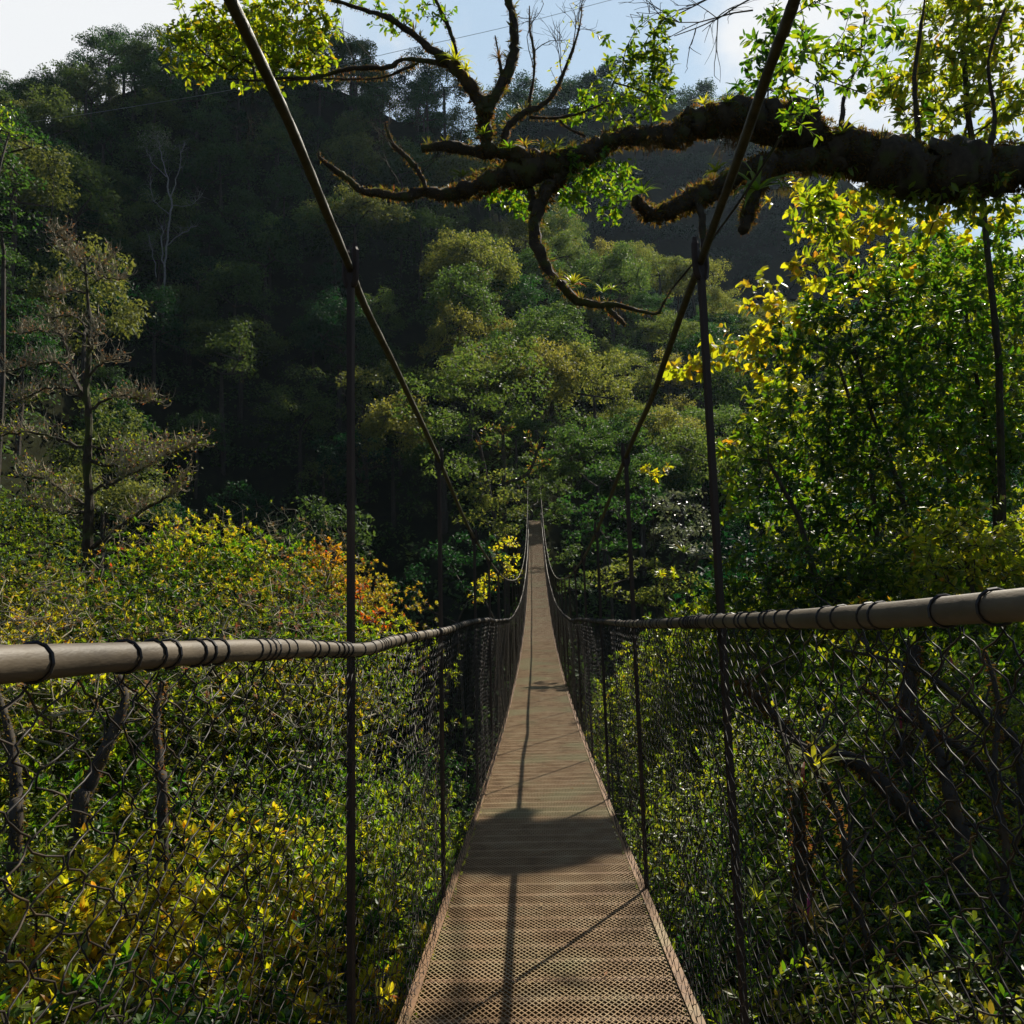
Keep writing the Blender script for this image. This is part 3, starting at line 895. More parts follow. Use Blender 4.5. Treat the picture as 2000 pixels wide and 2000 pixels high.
left_mid = [
    (60, 1500, 8.5), (200, 1480, 9.5), (330, 1440, 10.5), (470, 1440, 10.5), (120, 1400, 11), (270, 1380, 12), (400, 1360, 12.5), (560, 1400, 12), (640, 1460, 10), (740, 1440, 11), (790, 1520, 9), (20, 1600, 7), (740, 1580, 8.2), (860, 1560, 9.5), (840, 1440, 13)]
for i, (px, py, d) in enumerate(left_mid):
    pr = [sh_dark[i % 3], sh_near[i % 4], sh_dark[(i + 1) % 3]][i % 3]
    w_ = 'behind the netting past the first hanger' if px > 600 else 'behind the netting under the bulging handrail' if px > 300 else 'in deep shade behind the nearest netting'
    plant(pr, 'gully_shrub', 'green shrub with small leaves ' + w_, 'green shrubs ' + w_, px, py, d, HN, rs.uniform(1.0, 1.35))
left_trees = [  # the rounded crowns behind the left rail
    (400, 1005, 19, 1), (330, 1035, 18, 1), (500, 1035, 19, 1), (600, 1055, 20, 0), (670, 1090, 19, 0), (560, 1110, 17, 0), (440, 1110, 16, 0), (300, 1120, 15, 0), (690, 1180, 17, 1), (600, 1200, 15, 1), (480, 1210, 14, 0), (360, 1210, 14, 1),
    (40, 960, 21, 0), (-20, 1060, 18, 1), (90, 1080, 17, 0), (200, 1150, 16, 1), (60, 1180, 15, 1), (230, 1240, 13, 0), (110, 1260, 12.5, 0), (-30, 1200, 13.5, 0), (540, 1270, 13.5, 0), (430, 1280, 12.5, 1), (310, 1290, 12, 0), (20, 1300, 11.5, 1), (660, 1280, 14, 0)]
for i, (px, py, d, y_) in enumerate(left_trees):
    pr = bush_y[i % 2] if y_ else bush[i % 4]
    w_ = 'beside the tall first hanger' if px > 520 else 'between the bare tree and the first hanger' if px > 260 else 'around the foot of the bare tree'
    b_ = 'against the dark hillside' if py < 1130 else 'low over the left handrail'
    plant(pr, 'small_tree', ('golden' if y_ else 'olive') + ' small tree ' + b_ + ' ' + w_, 'small trees ' + b_ + ' ' + w_, px, py, d, HB, rs.uniform(.75, 1.0), cat='tree')
for i, (px, py, d) in enumerate([(480, 985, 20), (575, 1000, 21), (300, 1010, 18), (560, 1090, 15.5), (420, 1130, 14), (620, 1150, 14.5), (250, 1100, 14.5), (70, 1090, 14), (500, 1190, 12.6), (330, 1200, 12), (20, 1150, 12.5), (150, 1230, 11.5), (640, 1260, 12)]):
    w_ = 'beside the tall first hanger' if px > 520 else 'between the bare tree and the first hanger' if px > 260 else 'near the foot of the bare tree'
    plant(twiggy[i % 2], 'twiggy_shrub', 'half bare grey shrub among golden crowns ' + w_, 'half bare shrubs ' + w_, px, py, d, HB, .9)
# the orange patches
for px, py, d, r_ in ((640, 1085, 18.5, 34), (735, 1210, 16.5, 26), (700, 1150, 17, 22)):
    leafy('orange_shrub', {640: 'shrub with a rust orange leaf crown just before the first hanger', 735: 'orange leaved shrub top above the kink of the handrail', 700: 'small reddish shrub crown between two orange ones at the first hanger'}[px], 'shrub', None,
          [G(px, py + 40, d), P(px, py + 40, d)], [(px, py, r_ * 1.2, r_)], d, .4, 60, 12, .11, .05, LM['orange'], px, near=False, seg=.2)
# right bank below and beyond the rail
right_low = [(1500, 1380, 9.5), (1600, 1330, 10.5), (1720, 1330, 9.5), (1850, 1330, 9), (1960, 1350, 8.5), (1450, 1480, 8.5), (1560, 1500, 7.6), (1680, 1480, 8), (1800, 1480, 7.4), (1930, 1500, 7), (1420, 1600, 7), (1530, 1640, 6.2), (1650, 1620, 6.5), (1780, 1650, 6), (1900, 1660, 5.6), (1990, 1620, 6),
             (1480, 1780, 5.2), (1600, 1790, 5), (1720, 1790, 5), (1860, 1800, 4.7), (1970, 1800, 4.6), (1560, 1920, 4.2), (1700, 1930, 4.1), (1840, 1940, 4), (1960, 1930, 4), (1350, 1440, 11), (1300, 1380, 13), (1250, 1330, 15), (1330, 1560, 8), (1400, 1720, 5.6), (1260, 1450, 11), (1220, 1400, 13.5)]
sh_right = [shrub_proto(240 + i, 1.15, 1.5, 300, 18, .055, .024, LM['bright' if i % 2 else 'under'], rosette=False, up=1.2) for i in range(4)]
for i, (px, py, d) in enumerate(right_low):
    w_ = 'behind the second and third hangers' if px < 1400 else 'behind the leaning mossy limb' if py < 1560 else 'low in the netting beside the mossy stem'
    w2 = 'at the edge' if px > 1820 else ''
    plant(sh_right[i % 4], 'bank_shrub', ('fresh' if i % 2 else 'dark') + ' green bank shrub ' + w_ + ' ' + w2, 'right bank shrubs ' + w_ + w2, px, py, d, HN, rs.uniform(.9, 1.25))

fill = [shrub_proto(260 + i, 2.1, 3.4, 460, 12, .13, .055, LM['bright' if i == 1 else 'glossy'], near=False, rosette=False) for i in range(3)]
for i, (px, py, d) in enumerate([(1420, 1130, 19), (1520, 1120, 18), (1620, 1100, 17.5), (1720, 1100, 17), (1830, 1090, 17), (1940, 1080, 16.5), (2020, 1100, 15), (1380, 1190, 16), (1480, 1195, 14.5), (1580, 1190, 14), (1690, 1185, 13.5), (1800, 1180, 13), (1910, 1180, 12.5), (2010, 1190, 12), (1400, 1290, 13), (1540, 1270, 12), (1660, 1270, 11.5), (1780, 1270, 11), (1900, 1270, 10.5), (1340, 1230, 18)]):
    w_ = 'behind the thick end of the handrail' if px > 1700 else 'behind the handrail past the nearest hanger' if px > 1440 else 'between the nearest and second hangers'
    b_ = 'tall' if py < 1150 else 'mid sized' if py < 1250 else 'low'
    plant(fill[i % 3], 'bank_bush', b_ + ' green bush on the shaded bank ' + w_, b_ + ' bank bushes ' + w_, px, py, d, HB, .85)
# --- the leafy wall right of the bridge
leafy('yellow_leaf_tree', 'tree with broad translucent yellow leaves reaching behind the nearest right hanger', 'tree', None,
      [G(1720, 900, 22.5), P(1720, 1150, 22.5), P(1700, 900, 22.3), P(1640, 720, 22), P(1560, 620, 22)],
      [(1335, 715, 40, 34), (1400, 690, 55, 42), (1470, 690, 60, 50), (1530, 640, 70, 70), (1490, 575, 50, 45), (1560, 550, 60, 40), (1640, 500, 80, 55), (1740, 470, 90, 50), (1840, 430, 70, 45), (1940, 420, 60, 40), (1760, 540, 50, 40), (1540, 720, 60, 50), (1650, 590, 70, 50), (1420, 870, 16, 14), (1540, 400, 45, 35), (1600, 440, 60, 45), (1690, 400, 60, 40)],
      22, 1.2, 4.9, 9, .28, .195, LM['yellow'], 301, base_r=[.09, .08, .06, .04, .02], droop=.35, twig=.36, seg=.4)
leafy('glossy_tree', 'dark glossy leaved tree filling the view beyond the nearest right hanger', 'tree', None,
      [G(1780, 1100, 19.4), P(1780, 1180, 19.4), P(1760, 960, 19.4), P(1700, 800, 19.2), P(1660, 650, 19)],
      [(1600, 700, 110, 130), (1680, 600, 110, 90), (1500, 880, 95, 90), (1610, 900, 130, 110), (1740, 780, 140, 140), (1700, 980, 150, 90), (1480, 980, 70, 50), (1580, 1020, 100, 60), (1800, 640, 90, 110)],
      19, 2.1, 5.9, 13, .205, .084, LM['glossy'], 302, base_r=[.1, .09, .07, .05, .03])
leafy('bright_leaf_tree', 'fresh green tree with many sunlit leaf tips at the right frame edge', 'tree', None,
      [G(1950, 1000, 23.4), P(1950, 1180, 23.4), P(1940, 900, 23.4), P(1900, 700, 23.2), P(1880, 560, 23)],
      [(1880, 560, 130, 110), (1960, 700, 110, 160), (1860, 760, 120, 110), (1800, 520, 100, 70), (1950, 480, 90, 80), (1900, 900, 130, 110), (1980, 880, 80, 120), (1740, 560, 60, 50)],
      23, 2.2, 4.6, 12, .245, .10, LM['bright'], 303, base_r=[.1, .09, .07, .05, .03])
leafy('light_green_tree', 'light green branch tips sticking out left of the dark glossy tree', 'tree', None,
      [G(1600, 1100, 17), P(1600, 1160, 17), P(1560, 1010, 16.8), P(1500, 900, 16.6)],
      [(1440, 880, 38, 34), (1450, 950, 45, 30), (1430, 1000, 30, 22), (1480, 830, 40, 30), (1500, 760, 40, 30)],
      16.5, .9, 15, 12, .22, .088, LM['bright'], 304, base_r=[.1, .08, .05, .03])
leafy('dense_bush_tree', 'mid green tree filling the gap just over the right handrail', 'tree', None,
      [G(1640, 1230, 15.5), P(1640, 1230, 15.5), P(1620, 1130, 15.5)],
      [(1480, 1100, 90, 60), (1600, 1110, 120, 70), (1720, 1100, 110, 70), (1440, 1170, 70, 40), (1560, 1180, 120, 40), (1700, 1180, 110, 45)],
      15.5, 1.3, 20, 12, .155, .065, LM['glossy'], 305, base_r=[.12, .1, .06])
leafy('edge_bush_tree', 'bright leafed tree over the thick end of the right handrail', 'tree', None,
      [G(1900, 1230, 14), P(1900, 1200, 14), P(1890, 1100, 14)],
      [(1830, 1060, 90, 70), (1930, 1050, 100, 80), (1880, 1130, 110, 40), (1980, 1130, 70, 50), (1800, 1130, 60, 35)],
      14, 1.1, 23, 12, .15, .063, LM['bright'], 306, base_r=[.1, .08, .05])
leafy('shade_tree', 'shaded dark tree deep behind the leafy wall at the frame edge', 'tree', None,
      [G(1880, 1000, 28), P(1880, 1150, 28), P(1850, 900, 28), P(1800, 650, 28)],
      [(1620, 820, 180, 190), (1840, 820, 200, 220), (1700, 1030, 220, 110), (1930, 1050, 160, 120), (1800, 600, 180, 140), (1960, 650, 120, 160)],
      28, 2.6, 2.6, 11, .33, .15, LM['glossy'], 307, near=False, base_r=[.14, .12, .09, .05])

rbp = np.random.default_rng(47)
# dry leaves and bits of twig lying on the grating
dl = MB(); n = 46; yy = 2.4 + 9 * rbp.random(n) ** 1.5; xx = rbp.uniform(-HW, HW, n)
leaves(dl, np.stack([xx, yy, zd(yy) + .009], -1), nz(np.stack([rbp.normal(0, 1, n), rbp.normal(0, 1, n), np.full(n, .03)], -1)), np.array([0, 0, 1.0]) + rbp.normal(0, .15, (n, 3)), rbp.uniform(.02, .05, n), rbp.uniform(.008, .02, n))
for k in range(12):
    y = 2.5 + 5 * rbp.random(); x = rbp.uniform(-HW, HW); a = rbp.uniform(0, 6.28); l = rbp.uniform(.03, .09); z_ = float(zd(y)) + .008
    tube(dl, [[x, y, z_], [x + math.cos(a) * l * .5, y + math.sin(a) * l * .5, z_ + .006], [x + math.cos(a + .4) * l, y + math.sin(a + .4) * l, z_]], .0013, 4, caps=False)
tag(dl.build('leaf_litter', LM['tan']), 'dry leaf bits and pale twigs lying on the grating', 'litter', kind='stuff')

# ------------------------------------------------------------------ the mossy tree over the bridge
K = 1.5                                             # the limb hangs about 13 m away


def PM(px, py, d): return P(px, py, d * K)


mt = thing('mossy_tree', 'huge moss covered tree limb reaching over the bridge with forked branches', 'tree', PM(2500, 420, 9.4) * np.array([1, 1, 0]) + np.array([0, 0, float(zg(12, 14.1))]))
MT = np.array(mt.location)


def line(pts, d0, d1):
    ds = np.linspace(d0, d1, len(pts))
    return np.array([P(x, y, d * 1.0) for (x, y, *_), d in zip(pts, ds)]), np.array([p[2] * .5 / F * d for p, d in zip(pts, ds)])


# px, py, thickness in px
LIMBS = {
 'main': ([(2560, 360, 150), (2300, 345, 125), (2120, 335, 112), (2000, 326, 100), (1950, 330, 95), (1880, 334, 112), (1780, 330, 110), (1700, 312, 98), (1620, 282, 92), (1560, 254, 90), (1490, 240, 84), (1430, 236, 76), (1370, 236, 62), (1335, 250, 54), (1305, 263, 44), (1260, 267, 38), (1207, 272, 38), (1155, 289, 42), (1110, 312, 46)], 9.4, 8.2),
 'left_arm': ([(1110, 312, 50), (1060, 326, 56), (1000, 341, 50), (957, 352, 44), (912, 370, 36), (880, 381, 28), (828, 376, 20), (790, 388, 20), (740, 379, 17), (704, 371, 16), (686, 355, 13), (655, 334, 11), (627, 312, 7), (624, 297, 3)], 8.2, 7.7),
 'arm_stub': ([(834, 372, 12), (822, 345, 11), (808, 322, 12), (785, 297, 12), (766, 278, 9), (757, 256, 5), (752, 240, 3)], 7.9, 7.8),
 'short_arm': ([(1040, 318, 30), (1000, 302, 32), (945, 296, 26), (895, 288, 24), (860, 288, 18), (824, 288, 15)], 8.1, 7.9),
 'fork': ([(957, 305, 30), (950, 270, 33), (948, 235, 34), (947, 212, 34)], 8.0, 8.0),
 'fork_left': ([(947, 216, 30), (926, 178, 27), (898, 146, 25), (872, 120, 22), (850, 104, 18), (825, 80, 15), (795, 57, 14), (752, 33, 12), (714, 18, 10), (660, 3, 8), (600, -12, 6)], 8.0, 7.6),
 'side_arm': ([(872, 122, 14), (828, 119, 11), (790, 117, 10), (758, 128, 10), (720, 134, 10), (673, 142, 9), (611, 149, 8), (560, 152, 6), (500, 158, 4), (440, 150, 3)], 7.9, 7.4),
 'side_twig': ([(815, 124, 7), (790, 134, 6), (745, 148, 5), (690, 155, 4), (620, 155, 3), (560, 158, 3)], 7.85, 7.5),
 'fork_up': ([(893, 112, 11), (884, 75, 10), (872, 45, 9), (858, 15, 10), (845, -20, 10), (838, -80, 8)], 7.95, 7.9),
 'fork_right': ([(947, 216, 26), (965, 192, 25), (985, 152, 24), (1001, 112, 22), (1006, 70, 18), (1001, 30, 16), (992, -10, 15), (985, -80, 12)], 8.0, 8.1),
 'dead_spike': ([(982, 160, 9), (977, 130, 8), (973, 100, 6), (967, 70, 3)], 8.05, 8.05),
 'third_stem': ([(982, 300, 14), (990, 255, 17), (1012, 232, 16), (1034, 216, 13), (1058, 205, 11), (1080, 185, 9), (1098, 148, 7), (1118, 98, 6), (1132, 55, 4), (1137, 10, 3)], 8.1, 8.4),
 'bare_stem': ([(1034, 214, 8), (1036, 185, 7), (1043, 145, 6), (1043, 100, 6), (1035, 60, 4), (1034, 10, 3)], 8.2, 8.3),
 'flat_twig': ([(1034, 228, 7), (1090, 231, 6), (1130, 224, 5), (1180, 205, 3)], 8.2, 8.5),
 'flat_twig_down': ([(1092, 231, 6), (1110, 252, 5), (1145, 264, 5)], 8.35, 8.25),
 'drop': ([(1122, 318, 34), (1085, 350, 32), (1062, 384, 28), (1047, 428, 24), (1046, 468, 23), (1062, 512, 22), (1090, 552, 21), (1128, 584, 18), (1170, 597, 15), (1208, 596, 10), (1248, 604, 8), (1283, 612, 6), (1296, 592, 5), (1312, 566, 3)], 8.2, 7.9),
 'drop_stub': ([(1188, 600, 12), (1200, 614, 12), (1222, 632, 8)], 8.0, 7.95),
 'drop_knob': ([(1030, 350, 16), (1040, 385, 15), (1036, 410, 13)], 8.2, 8.15),
 'low_limb': ([(1690, 322, 50), (1600, 314, 52), (1530, 316, 48), (1470, 330, 42), (1424, 352, 40), (1388, 373, 42), (1352, 392, 40), (1310, 412, 34), (1280, 420, 30), (1255, 404, 30), (1238, 390, 20)], 8.9, 8.1),
 'hang_stub': ([(1500, 325, 34), (1482, 362, 32), (1466, 404, 30), (1452, 452, 22)], 8.6, 8.3),
 'hang_stick': ([(1362, 395, 14), (1370, 430, 13), (1374, 490, 9)], 8.3, 8.2),
 'upright': ([(1795, 320, 14), (1790, 240, 11), (1786, 150, 9), (1800, 60, 6), (1810, -20, 4)], 9.2, 9.4),
 'upright_two': ([(1640, 270, 10), (1650, 190, 8), (1680, 110, 6), (1690, 20, 4)], 9.0, 9.2),
 'upright_three': ([(1930, 310, 12), (1945, 220, 9), (1930, 120, 7), (1960, 20, 5)], 9.4, 9.5),
}
rmt = np.random.default_rng(51)
nodes, par, lim_pts, lim_rad = [], [], [], []
tm = MB()
for k, (pts, d0, d1) in LIMBS.items():
    c, r = line(pts, d0 * K, d1 * K)
    c = c + rmt.normal(0, .03, c.shape) * np.array([0, 1, 0])
    c, r = smooth_path(c, 5, r)
    c = c + rmt.normal(0, 1, c.shape) * (r[:, None] * .11)
    kn = np.convolve(rmt.normal(0, 1, len(r) + 2), [.25, .5, .25], 'valid')
    tube(tm, c - MT, r * .92 * (1 + .17 * kn), 12 if r.max() > .05 else 6, rough=.14, rng=rmt)
    b = len(nodes)
    nodes += list(c); par += [-1 if k == 'main' else 0] + list(range(b, b + len(c) - 1))
    lim_pts.append(c); lim_rad.append(r)
# trunk outside the frame carries the limb down to the bank
c, r = smooth_path([PM(2560, 360, 9.4), MT + np.array([.2, 0, 5.0]), MT + np.array([.35, .1, 1.5]), MT + np.array([.3, 0, -.8])], 6, [.44, .5, .55, .75])
tube(tm, c - MT, r, 14, rough=.08, rng=rmt)
lim_pts.append(c); lim_rad.append(r)

# leaf masses hung on the limbs
def mt_leaves(blobs, d, dth, dens, m, L, W, mat, seed, name='crown', near=True, droop=.25, twig=.2, tip=.004, bark=BARK, seg=.25):
    rng = np.random.default_rng(seed)
    d *= K; dth *= K; dens *= 17.3 / K ** 3 / 2.3; L *= K; W *= K; twig *= K
    tg = blob_targets(blobs, d, dth, rng, dens)
    A = np.array(nodes)
    nd, pr, tips = skeleton(list(A), tg, rng, seg, .1, updraw=.1)
    pr = list(pr)
    # twigs only (the limbs are already there)
    n0 = len(A); sub = [-1 if p < n0 else p for p in pr]
    ch = {}
    for i in range(n0, len(nd)): ch.setdefault(pr[i], []).append(i)
    rad = np.full(len(nd), tip)
    for i in range(len(nd) - 1, n0 - 1, -1):
        if i in ch: rad[i] = min(.03, sum(rad[q] ** 2.2 for q in ch[i]) ** (1 / 2.2))
    for i in range(n0, len(nd)):
        if len(ch.get(pr[i], [])) and pr[i] >= n0 and ch[pr[i]][0] == i: continue
        chain = [pr[i], i]
        while chain[-1] in ch: chain.append(ch[chain[-1]][0])
        rr = rad[chain].copy(); rr[0] = rr[1]
        tube(tm, nd[chain] - MT, rr, 4, caps=False)
    td = nd[tips] - nd[np.array(pr)[tips]]
    mb = MB(); sprays(mb, tg - MT, td + np.array([0, 0, .01]), rng, m, twig, L, W, near, droop=droop)
    mb.build(name, mat, mt)


mt_leaves([(1500, 120, 60, 90), (1780, 260, 50, 20), (1490, 40, 40, 40), (1480, 160, 30, 40), (1740, 60, 40, 40)],
          9.2, .8, 8, 9, .135, .052, LM['glossy'], 401)
mt_leaves([(1580, 70, 80, 70), (1680, 80, 90, 80), (1620, 180, 90, 60), (1700, 10, 70, 30), (1560, 150, 60, 50)], 5.5, .5, 18, 9, .085, .034, LM['bright'], 411, name='near_foliage')
mt_leaves([(1840, 255, 80, 20), (1950, 258, 60, 25)], 9.4, .35, 5, 9, .10, .04, LM['bright'], 412)
mt_leaves([(1600, 370, 70, 22), (1700, 400, 90, 30), (1820, 400, 90, 35), (1930, 390, 80, 35), (1580, 430, 40, 50), (1620, 480, 40, 30)], 9.2, .5, 20, 8, .13, .052, LM['bright'], 402, name='hanging_foliage', droop=.6)
mt_leaves([(1255, 90, 45, 50), (1235, 140, 50, 40), (1290, 130, 40, 45), (1300, 60, 25, 35), (1270, 180, 40, 35), (1190, 95, 14, 12)], 8.6, .3, 36, 8, .10, .042, LM['glossy'], 403, droop=.4)
mt_leaves([(1140, 190, 45, 22), (1200, 200, 45, 30), (1270, 215, 40, 26), (1200, 240, 60, 16), (1130, 225, 40, 14)], 8.5, .3, 40, 8, .085, .036, LM['bright'], 404)
mt_leaves([(1180, 335, 55, 35), (1140, 375, 55, 35), (1210, 355, 38, 30), (1120, 330, 40, 20), (1000, 390, 45, 28), (965, 375, 25, 20), (1190, 410, 22, 26)], 8.3, .35, 60, 9, .075, .032, LM['bright'], 405)
mt_leaves([(400, 70, 62, 58), (480, 40, 80, 50), (370, 115, 50, 38), (460, 110, 70, 40), (560, 70, 80, 60), (600, 25, 60, 30), (540, 130, 75, 28), (620, 110, 38, 32), (640, 50, 25, 40)], 7.6, .45, 68, 9, .075, .032, LM['bright'], 406, twig=.14)
mt_leaves([(740, 35, 30, 20), (800, 15, 50, 20), (860, 25, 34, 26), (770, 60, 18, 12), (820, 50, 30, 14), (700, 12, 22, 12)], 7.9, .2, 60, 8, .07, .03, LM['bright'], 407)
mt_leaves([(1110, 70, 20, 50), (1090, 120, 25, 20), (1080, 150, 20, 14), (1120, 30, 18, 25)], 8.4, .15, 40, 4, .045, .018, LM['yellow'], 408)

leafy('canopy_tree', 'tall airy tree whose backlit crown rises above the mossy limb', 'tree', None,
      [G(1960, 900, 21), P(1960, 1100, 21), P(1950, 700, 21), P(1920, 400, 21), P(1890, 220, 21), P(1880, 60, 21)],
      [(1800, 150, 70, 100), (1870, 90, 90, 100), (1955, 100, 80, 120), (1900, 215, 100, 60), (1790, 245, 80, 40), (1985, 230, 50, 70), (1830, 10, 100, 50), (1740, 170, 50, 70), (1950, 0, 70, 50)],
      21, 1.6, 7.5, 12, .25, .10, LM['bright'], 413, base_r=[.11, .1, .085, .07, .05, .03], seg=.5, twig=.4, r_tip=.009)
# bare twigs
def bare_twigs(starts, rng, ln, n=5, depth=2, r=.006, upw=.7):
    ln *= K; r *= K
    for s, d in starts:
        stack = [(np.asarray(s, float), nz(np.asarray(d, float)), ln, r, 0)]
        while stack:
            p, v, l, rr, g = stack.pop()
            pts = [p]
            for q in range(4):
                v = nz(v + rng.normal(0, .18, 3) + np.array([0, 0, .08 * upw])); pts.append(pts[-1] + v * l / 4)
            tube(tm, np.array(pts) - MT, np.linspace(rr, rr * .5, 5), 4, caps=False)
            if g < depth:
                for q in range(n):
                    k = rng.integers(1, 5); stack.append((pts[k], nz(v + rng.normal(0, .6, 3)), l * rng.uniform(.4, .65), rr * .6, g + 1))


r2 = np.random.default_rng(61)
up = np.array([0, 0, 1.0])
bare_twigs([(PM(1043, 140, 8.25), up + [-.1, 0, 0]), (PM(1036, 60, 8.3), up), (PM(1043, 100, 8.25), up + [.5, 0, 0]), (PM(1098, 148, 8.35), up + [-.3, 0, 0]), (PM(1118, 98, 8.4), up + [.4, 0, 0]), (PM(1132, 60, 8.4), up + [.1, 0, 0])], r2, .45, 4, 2, .006)
bare_twigs([(PM(800, 318, 7.85), [-.6, 0, .7]), (PM(790, 300, 7.85), [-.8, 0, .5]), (PM(760, 262, 7.8), [-.1, 0, 1]), (PM(766, 280, 7.8), [-.9, 0, .3]), (PM(808, 322, 7.85), [.9, 0, .2]), (PM(820, 340, 7.85), [.6, 0, .6]), (PM(780, 360, 7.8), [-.4, 0, .5])], r2, .34, 4, 2, .0045)
bare_twigs([(PM(740, 130, 7.7), [-.5, 0, .8]), (PM(700, 138, 7.7), [-.4, 0, 1]), (PM(560, 152, 7.4), [-.2, 0, -1]), (PM(470, 160, 7.3), [0, 0, -1]), (PM(500, 158, 7.3), [-.3, 0, -.9])], r2, .4, 3, 2, .005, upw=.2)
bare_twigs([(PM(1480, -10, 8.8), [-1, 0, -.5]), (PM(1470, 20, 8.8), [-1, 0, -.7]), (PM(1440, -20, 8.8), [-1, 0, -.3])], r2, 1.0, 4, 2, .011, upw=-.6)
tm.build('limb', BARK, mt, smooth=True)

# moss fuzz round the limbs
mm = MB(); rmo = np.random.default_rng(71)
for c, r in zip(lim_pts[:-1], lim_rad[:-1]):
    L = np.linalg.norm(np.diff(c, axis=0), axis=1)
    for i in range(len(c) - 1):
        if r[i] < .012: continue
        n = int(L[i] * (r[i] + .02) * 5200)
        t = rmo.random(n)[:, None]; ax = nz(c[i + 1] - c[i])
        u = nz(np.cross(ax, [.1, 1, .2])); w_ = np.cross(ax, u); a = rmo.uniform(0, 6.28, n)
        out = np.cos(a)[:, None] * u + np.sin(a)[:, None] * w_
        pos = c[i] * (1 - t) + c[i + 1] * t + out * r[i] * .9
        ln = rmo.uniform(.012, .04, n) * (1 + 1.0 * (r[i] > .1)) * np.where(out[:, 2] < -.4, 1.5, 1.0)
        leaves(mm, pos - MT, nz(out + rmo.normal(0, .5, (n, 3)) - np.array([0, 0, .25])), rdir(rmo, n), ln, ln * .28)
mm.build('moss', LM['moss'], mt)


# ferns and small straps growing along the limb tops
fm = MB()
for c, r in zip(lim_pts[:-1], lim_rad[:-1]):
    for i in range(len(c) - 1):
        if r[i] < .05: continue
        n = rmo.poisson(np.linalg.norm(c[i + 1] - c[i]) * 11 * (1 + r[i] * 3))
        if n == 0: continue
        ax = nz(c[i + 1] - c[i]); u = nz(np.cross(ax, [0, 0, 1.0])); a = rmo.normal(0, .8, n)
        out = np.sin(a)[:, None] * u + np.cos(a)[:, None] * np.cross(u, ax)
        k = np.repeat(np.arange(n), 7)
        pos = (c[i] + (c[i + 1] - c[i]) * rmo.random((n, 1)) + out * r[i] * .9)[k] + rmo.normal(0, .012, (n * 7, 3))
        d = nz(out[k] + rmo.normal(0, .6, (n * 7, 3))); ln = rmo.uniform(.05, .15, n)[k] * rmo.uniform(.7, 1.1, n * 7)
        leaves(fm, pos - MT, d, rdir(rmo, n * 7), ln, ln * .17)
fm.build('ferns', LM['fern'], mt)

# bromeliads and strap leaved plants perched on the limbs
def strap_rosette(loc, upv, n, L, W, rng, arch=.6):
    mb = MB(); upv = nz(np.asarray(upv, float)); u = nz(np.cross(upv, [.3, 1, .1])); w_ = np.cross(upv, u)
    for k in range(n):
        a = k * 2.4 + rng.normal(0, .2); el = rng.uniform(.25, 1.25) * (1 - .3 * k / n)
        d = np.cos(a) * u + np.sin(a) * w_; ln = L * rng.uniform(.7, 1.15); wd = W * rng.uniform(.8, 1.1)
        sd = nz(np.cross(d, upv)); m = 6; s = np.linspace(0, 1, m)
        ang = el + (0 - arch * 2.2) * s * s
        dp = np.cumsum(np.concatenate([[[0, 0]], np.stack([np.cos(ang[:-1]), np.sin(ang[:-1])], -1) * ln / (m - 1)]), axis=0)
        cpt = dp[:, :1] * d + dp[:, 1:] * upv
        wv = wd * np.array([.8, 1, .95, .75, .45, .04]) * .5
        v = np.concatenate([cpt - sd * wv[:, None] + upv * wv[:, None] * .35, cpt, cpt + sd * wv[:, None] + upv * wv[:, None] * .35])
        q = [[i, i + 1, m + i + 1, m + i] for i in range(m - 1)] + [[m + i, m + i + 1, 2 * m + i + 1, 2 * m + i] for i in range(m - 1)]
        mb.add(v, q)
    return mb


